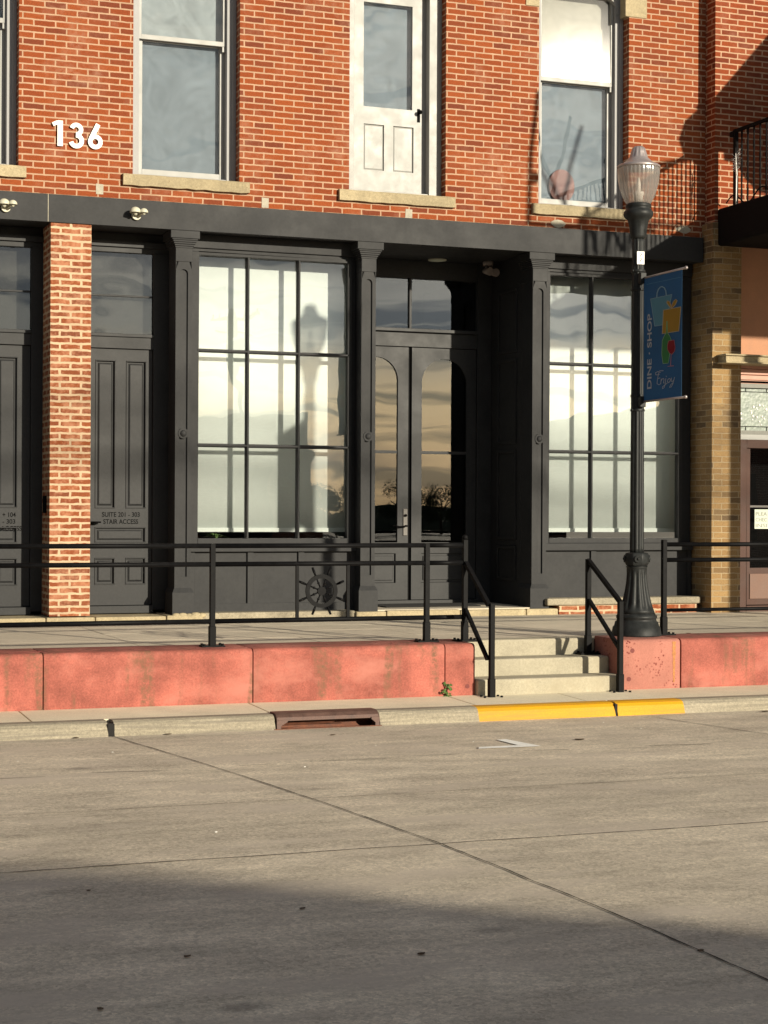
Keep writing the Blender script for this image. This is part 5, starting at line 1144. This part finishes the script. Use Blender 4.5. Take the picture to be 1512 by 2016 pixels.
# ================================================================== ACROSS THE STREET (seen only in the glass and as shade)
def opp(x0, x1, prof, label, y0=-28.0, y1=-36.0):
    t = thing('opposite_building', label, 'building', ((x0 + x1) / 2, y0, ZR)); mb = MB()
    poly = [(x0, ZR)] + [(x1, ZR)] + prof[::-1]; mb.prism(poly, (0, y1, 0), UX, UZ, (0, 1, 0), y0 - y1); mb.build('wall', 'farwall', t)
    wn = MB(); x = x0 + 1.0
    while x < x1 - 2: wn.box(x, x + 1.4, y0 + .001, y0 + .05, 0.3, 2.3); x += 2.6
    wn.build('window', 'charcoal', t)
H0 = ZR
rf = []
for (a_, b_) in ((0, 1700), (150, 1706), (300, 1715), (700, 1755), (1000, 1786), (1130, 1797), (1190, 1793), (1300, 1806), (1512, 1835)):
    q = PZ(a_, b_, ZR); q = q + tosun * ((-28.0 - q.y) / tosun.y); rf.append((q.x, q.z))
rf = [(-14, rf[0][1] + .6), (rf[0][0] - 2, rf[0][1] + .2)] + rf + [(15.6, rf[-1][1] - 0.05)]
opp(-14, 15.6, rf, 'low brick building across the street on the left, behind the viewer')
opp(24.5, 44, [(24.5, H0 + 4.0), (26, H0 + 4.9), (44, H0 + 4.9)], 'low brick building across the street on the right, behind the viewer')
def tree(x, y, h, label, seed, wide=1.0):
    random.seed(seed); t = thing('tree', label, 'tree', (x, y, -0.70), 'trees beyond the street')
    mb = MB(); mb.tube((x, y, -.7), (x, y, h * .45), h * .035, h * .018, 10)
    for k in range(5): a_ = k * 1.26; mb.tube((x, y, h * .3), (x + math.cos(a_) * h * .22, y + math.sin(a_) * h * .22, h * .62), h * .015, h * .006, 6)
    mb.build('trunk', 'bark', t)
    mb = MB(); cl = [(max(-1.7, min(1.7, random.gauss(0, 1))) * .24 * h * wide, random.gauss(0, .2) * h, random.uniform(.12, .9) * h, random.uniform(.14, .24) * h) for _ in range(20)]
    for _ in range(5200):
        c = random.choice(cl); d = Vector((random.gauss(0, 1), random.gauss(0, 1), random.gauss(0, 1))); d.normalize(); p = Vector((x + c[0], y + c[1], c[2])) + d * c[3] * random.random() ** .4
        u = Vector((random.gauss(0, 1), random.gauss(0, 1), random.gauss(0, 1))).normalized(); v = u.cross(d).normalized(); s_ = h * .021
        mb.add([p - u * s_, p + v * s_ * .6, p + u * s_, p - v * s_ * .6], [(0, 1, 2, 3)])
    mb.build('crown', 'leaf', t, fix=False)
for i, (x, y, h, wdt) in enumerate(((50, -108, 3.4, 2.3), (55, -112, 3.9, 2.2), (60, -106, 3.2, 2.3), (66, -114, 4.3, 2.0), (44, -110, 3.3, 2.3), (38, -104, 3.9, 2.1))): tree(x, y, h, ['round', 'tall dark', 'low spreading', 'tallest', 'small', 'broad'][i] + ' tree far across the street', 40 + i, wdt)
hl = MB(); nn_ = 160; vs = []
for i in range(nn_ + 1):
    x = -150 + 450 * i / nn_; hh_ = 1.6 + 0.8 * math.sin(i * .21) + 0.5 * math.sin(i * .83 + 1) + random.uniform(-.15, .15); vs += [(x, -135, -.7), (x, -139, hh_), (x, -150, -.7)]
hl.add(vs, [(3 * i + k, 3 * i + 3 + k, 3 * i + 4 + k, 3 * i + 1 + k) for i in range(nn_) for k in (0, 1)], True); struct('hills', hl, 'leaf')
def upole(x, y, label):
    t = thing('utility_pole', label, 'utility pole', (x, y, -.70), 'utility poles across the street')
    mb = MB(); mb.tube((x, y, -.7), (x, y, 9.3), 0.15, 0.10, 12); mb.build('pole', 'wood_pole', t)
    mb = MB(); mb.bar((x - 1.1, y, 8.9), (x + 1.1, y, 8.9), 0.11); mb.bar((x - .8, y, 8.1), (x + .8, y, 8.1), 0.1); mb.build('crossarm', 'wood_pole', t)
    mb = MB(); mb.lathe((x + .35, y, 6.9), [(.05, 0), (.23, .03), (.23, .75), (.12, .82)], 20); mb.build('transformer', 'shutter_grey', t)
    mb = MB()
    for dx in (-1, -.5, .5, 1): mb.lathe((x + dx, y, 8.95), [(.03, 0), (.05, .05), (.03, .1), (.05, .15), (.02, .2)], 10)
    mb.build('insulator', 'rust', t)
upole(19.3, -49.0, 'utility pole with transformer behind the left opposite building'); upole(27.5, -56, 'utility pole beside the right opposite building')
cab = [((-30, -24.0, 9.0), (60, -22.6, 8.7)), ((-30, -24.6, 8.6), (60, -23.0, 8.9)), ((-30, -25.3, 8.2), (60, -21.0, 8.0)), ((-30, -20.5, 7.6), (60, -23.0, 8.0)), ((-30, -22.5, 8.3), (60, -27.0, 8.8))]
for i, (a_, b_) in enumerate(cab):
    a_, b_ = Vector(a_), Vector(b_); mb = MB(); P = [a_.lerp(b_, k / 24) - Vector((0, 0, 0.9 * (1 - (2 * ((k * 2 / 24) % 1) - 1) ** 2))) for k in range(25)]
    mb.path(P, 0.022 + 0.006 * (i % 2), 6); o = mb.build('overhead_cable', 'joint', None, fix=False); tag(o, ['highest', 'second highest', 'lowest', 'nearest', 'farthest sagging'][i] + ' overhead cable strung along the far side of the street', 'cable', 'overhead cables')
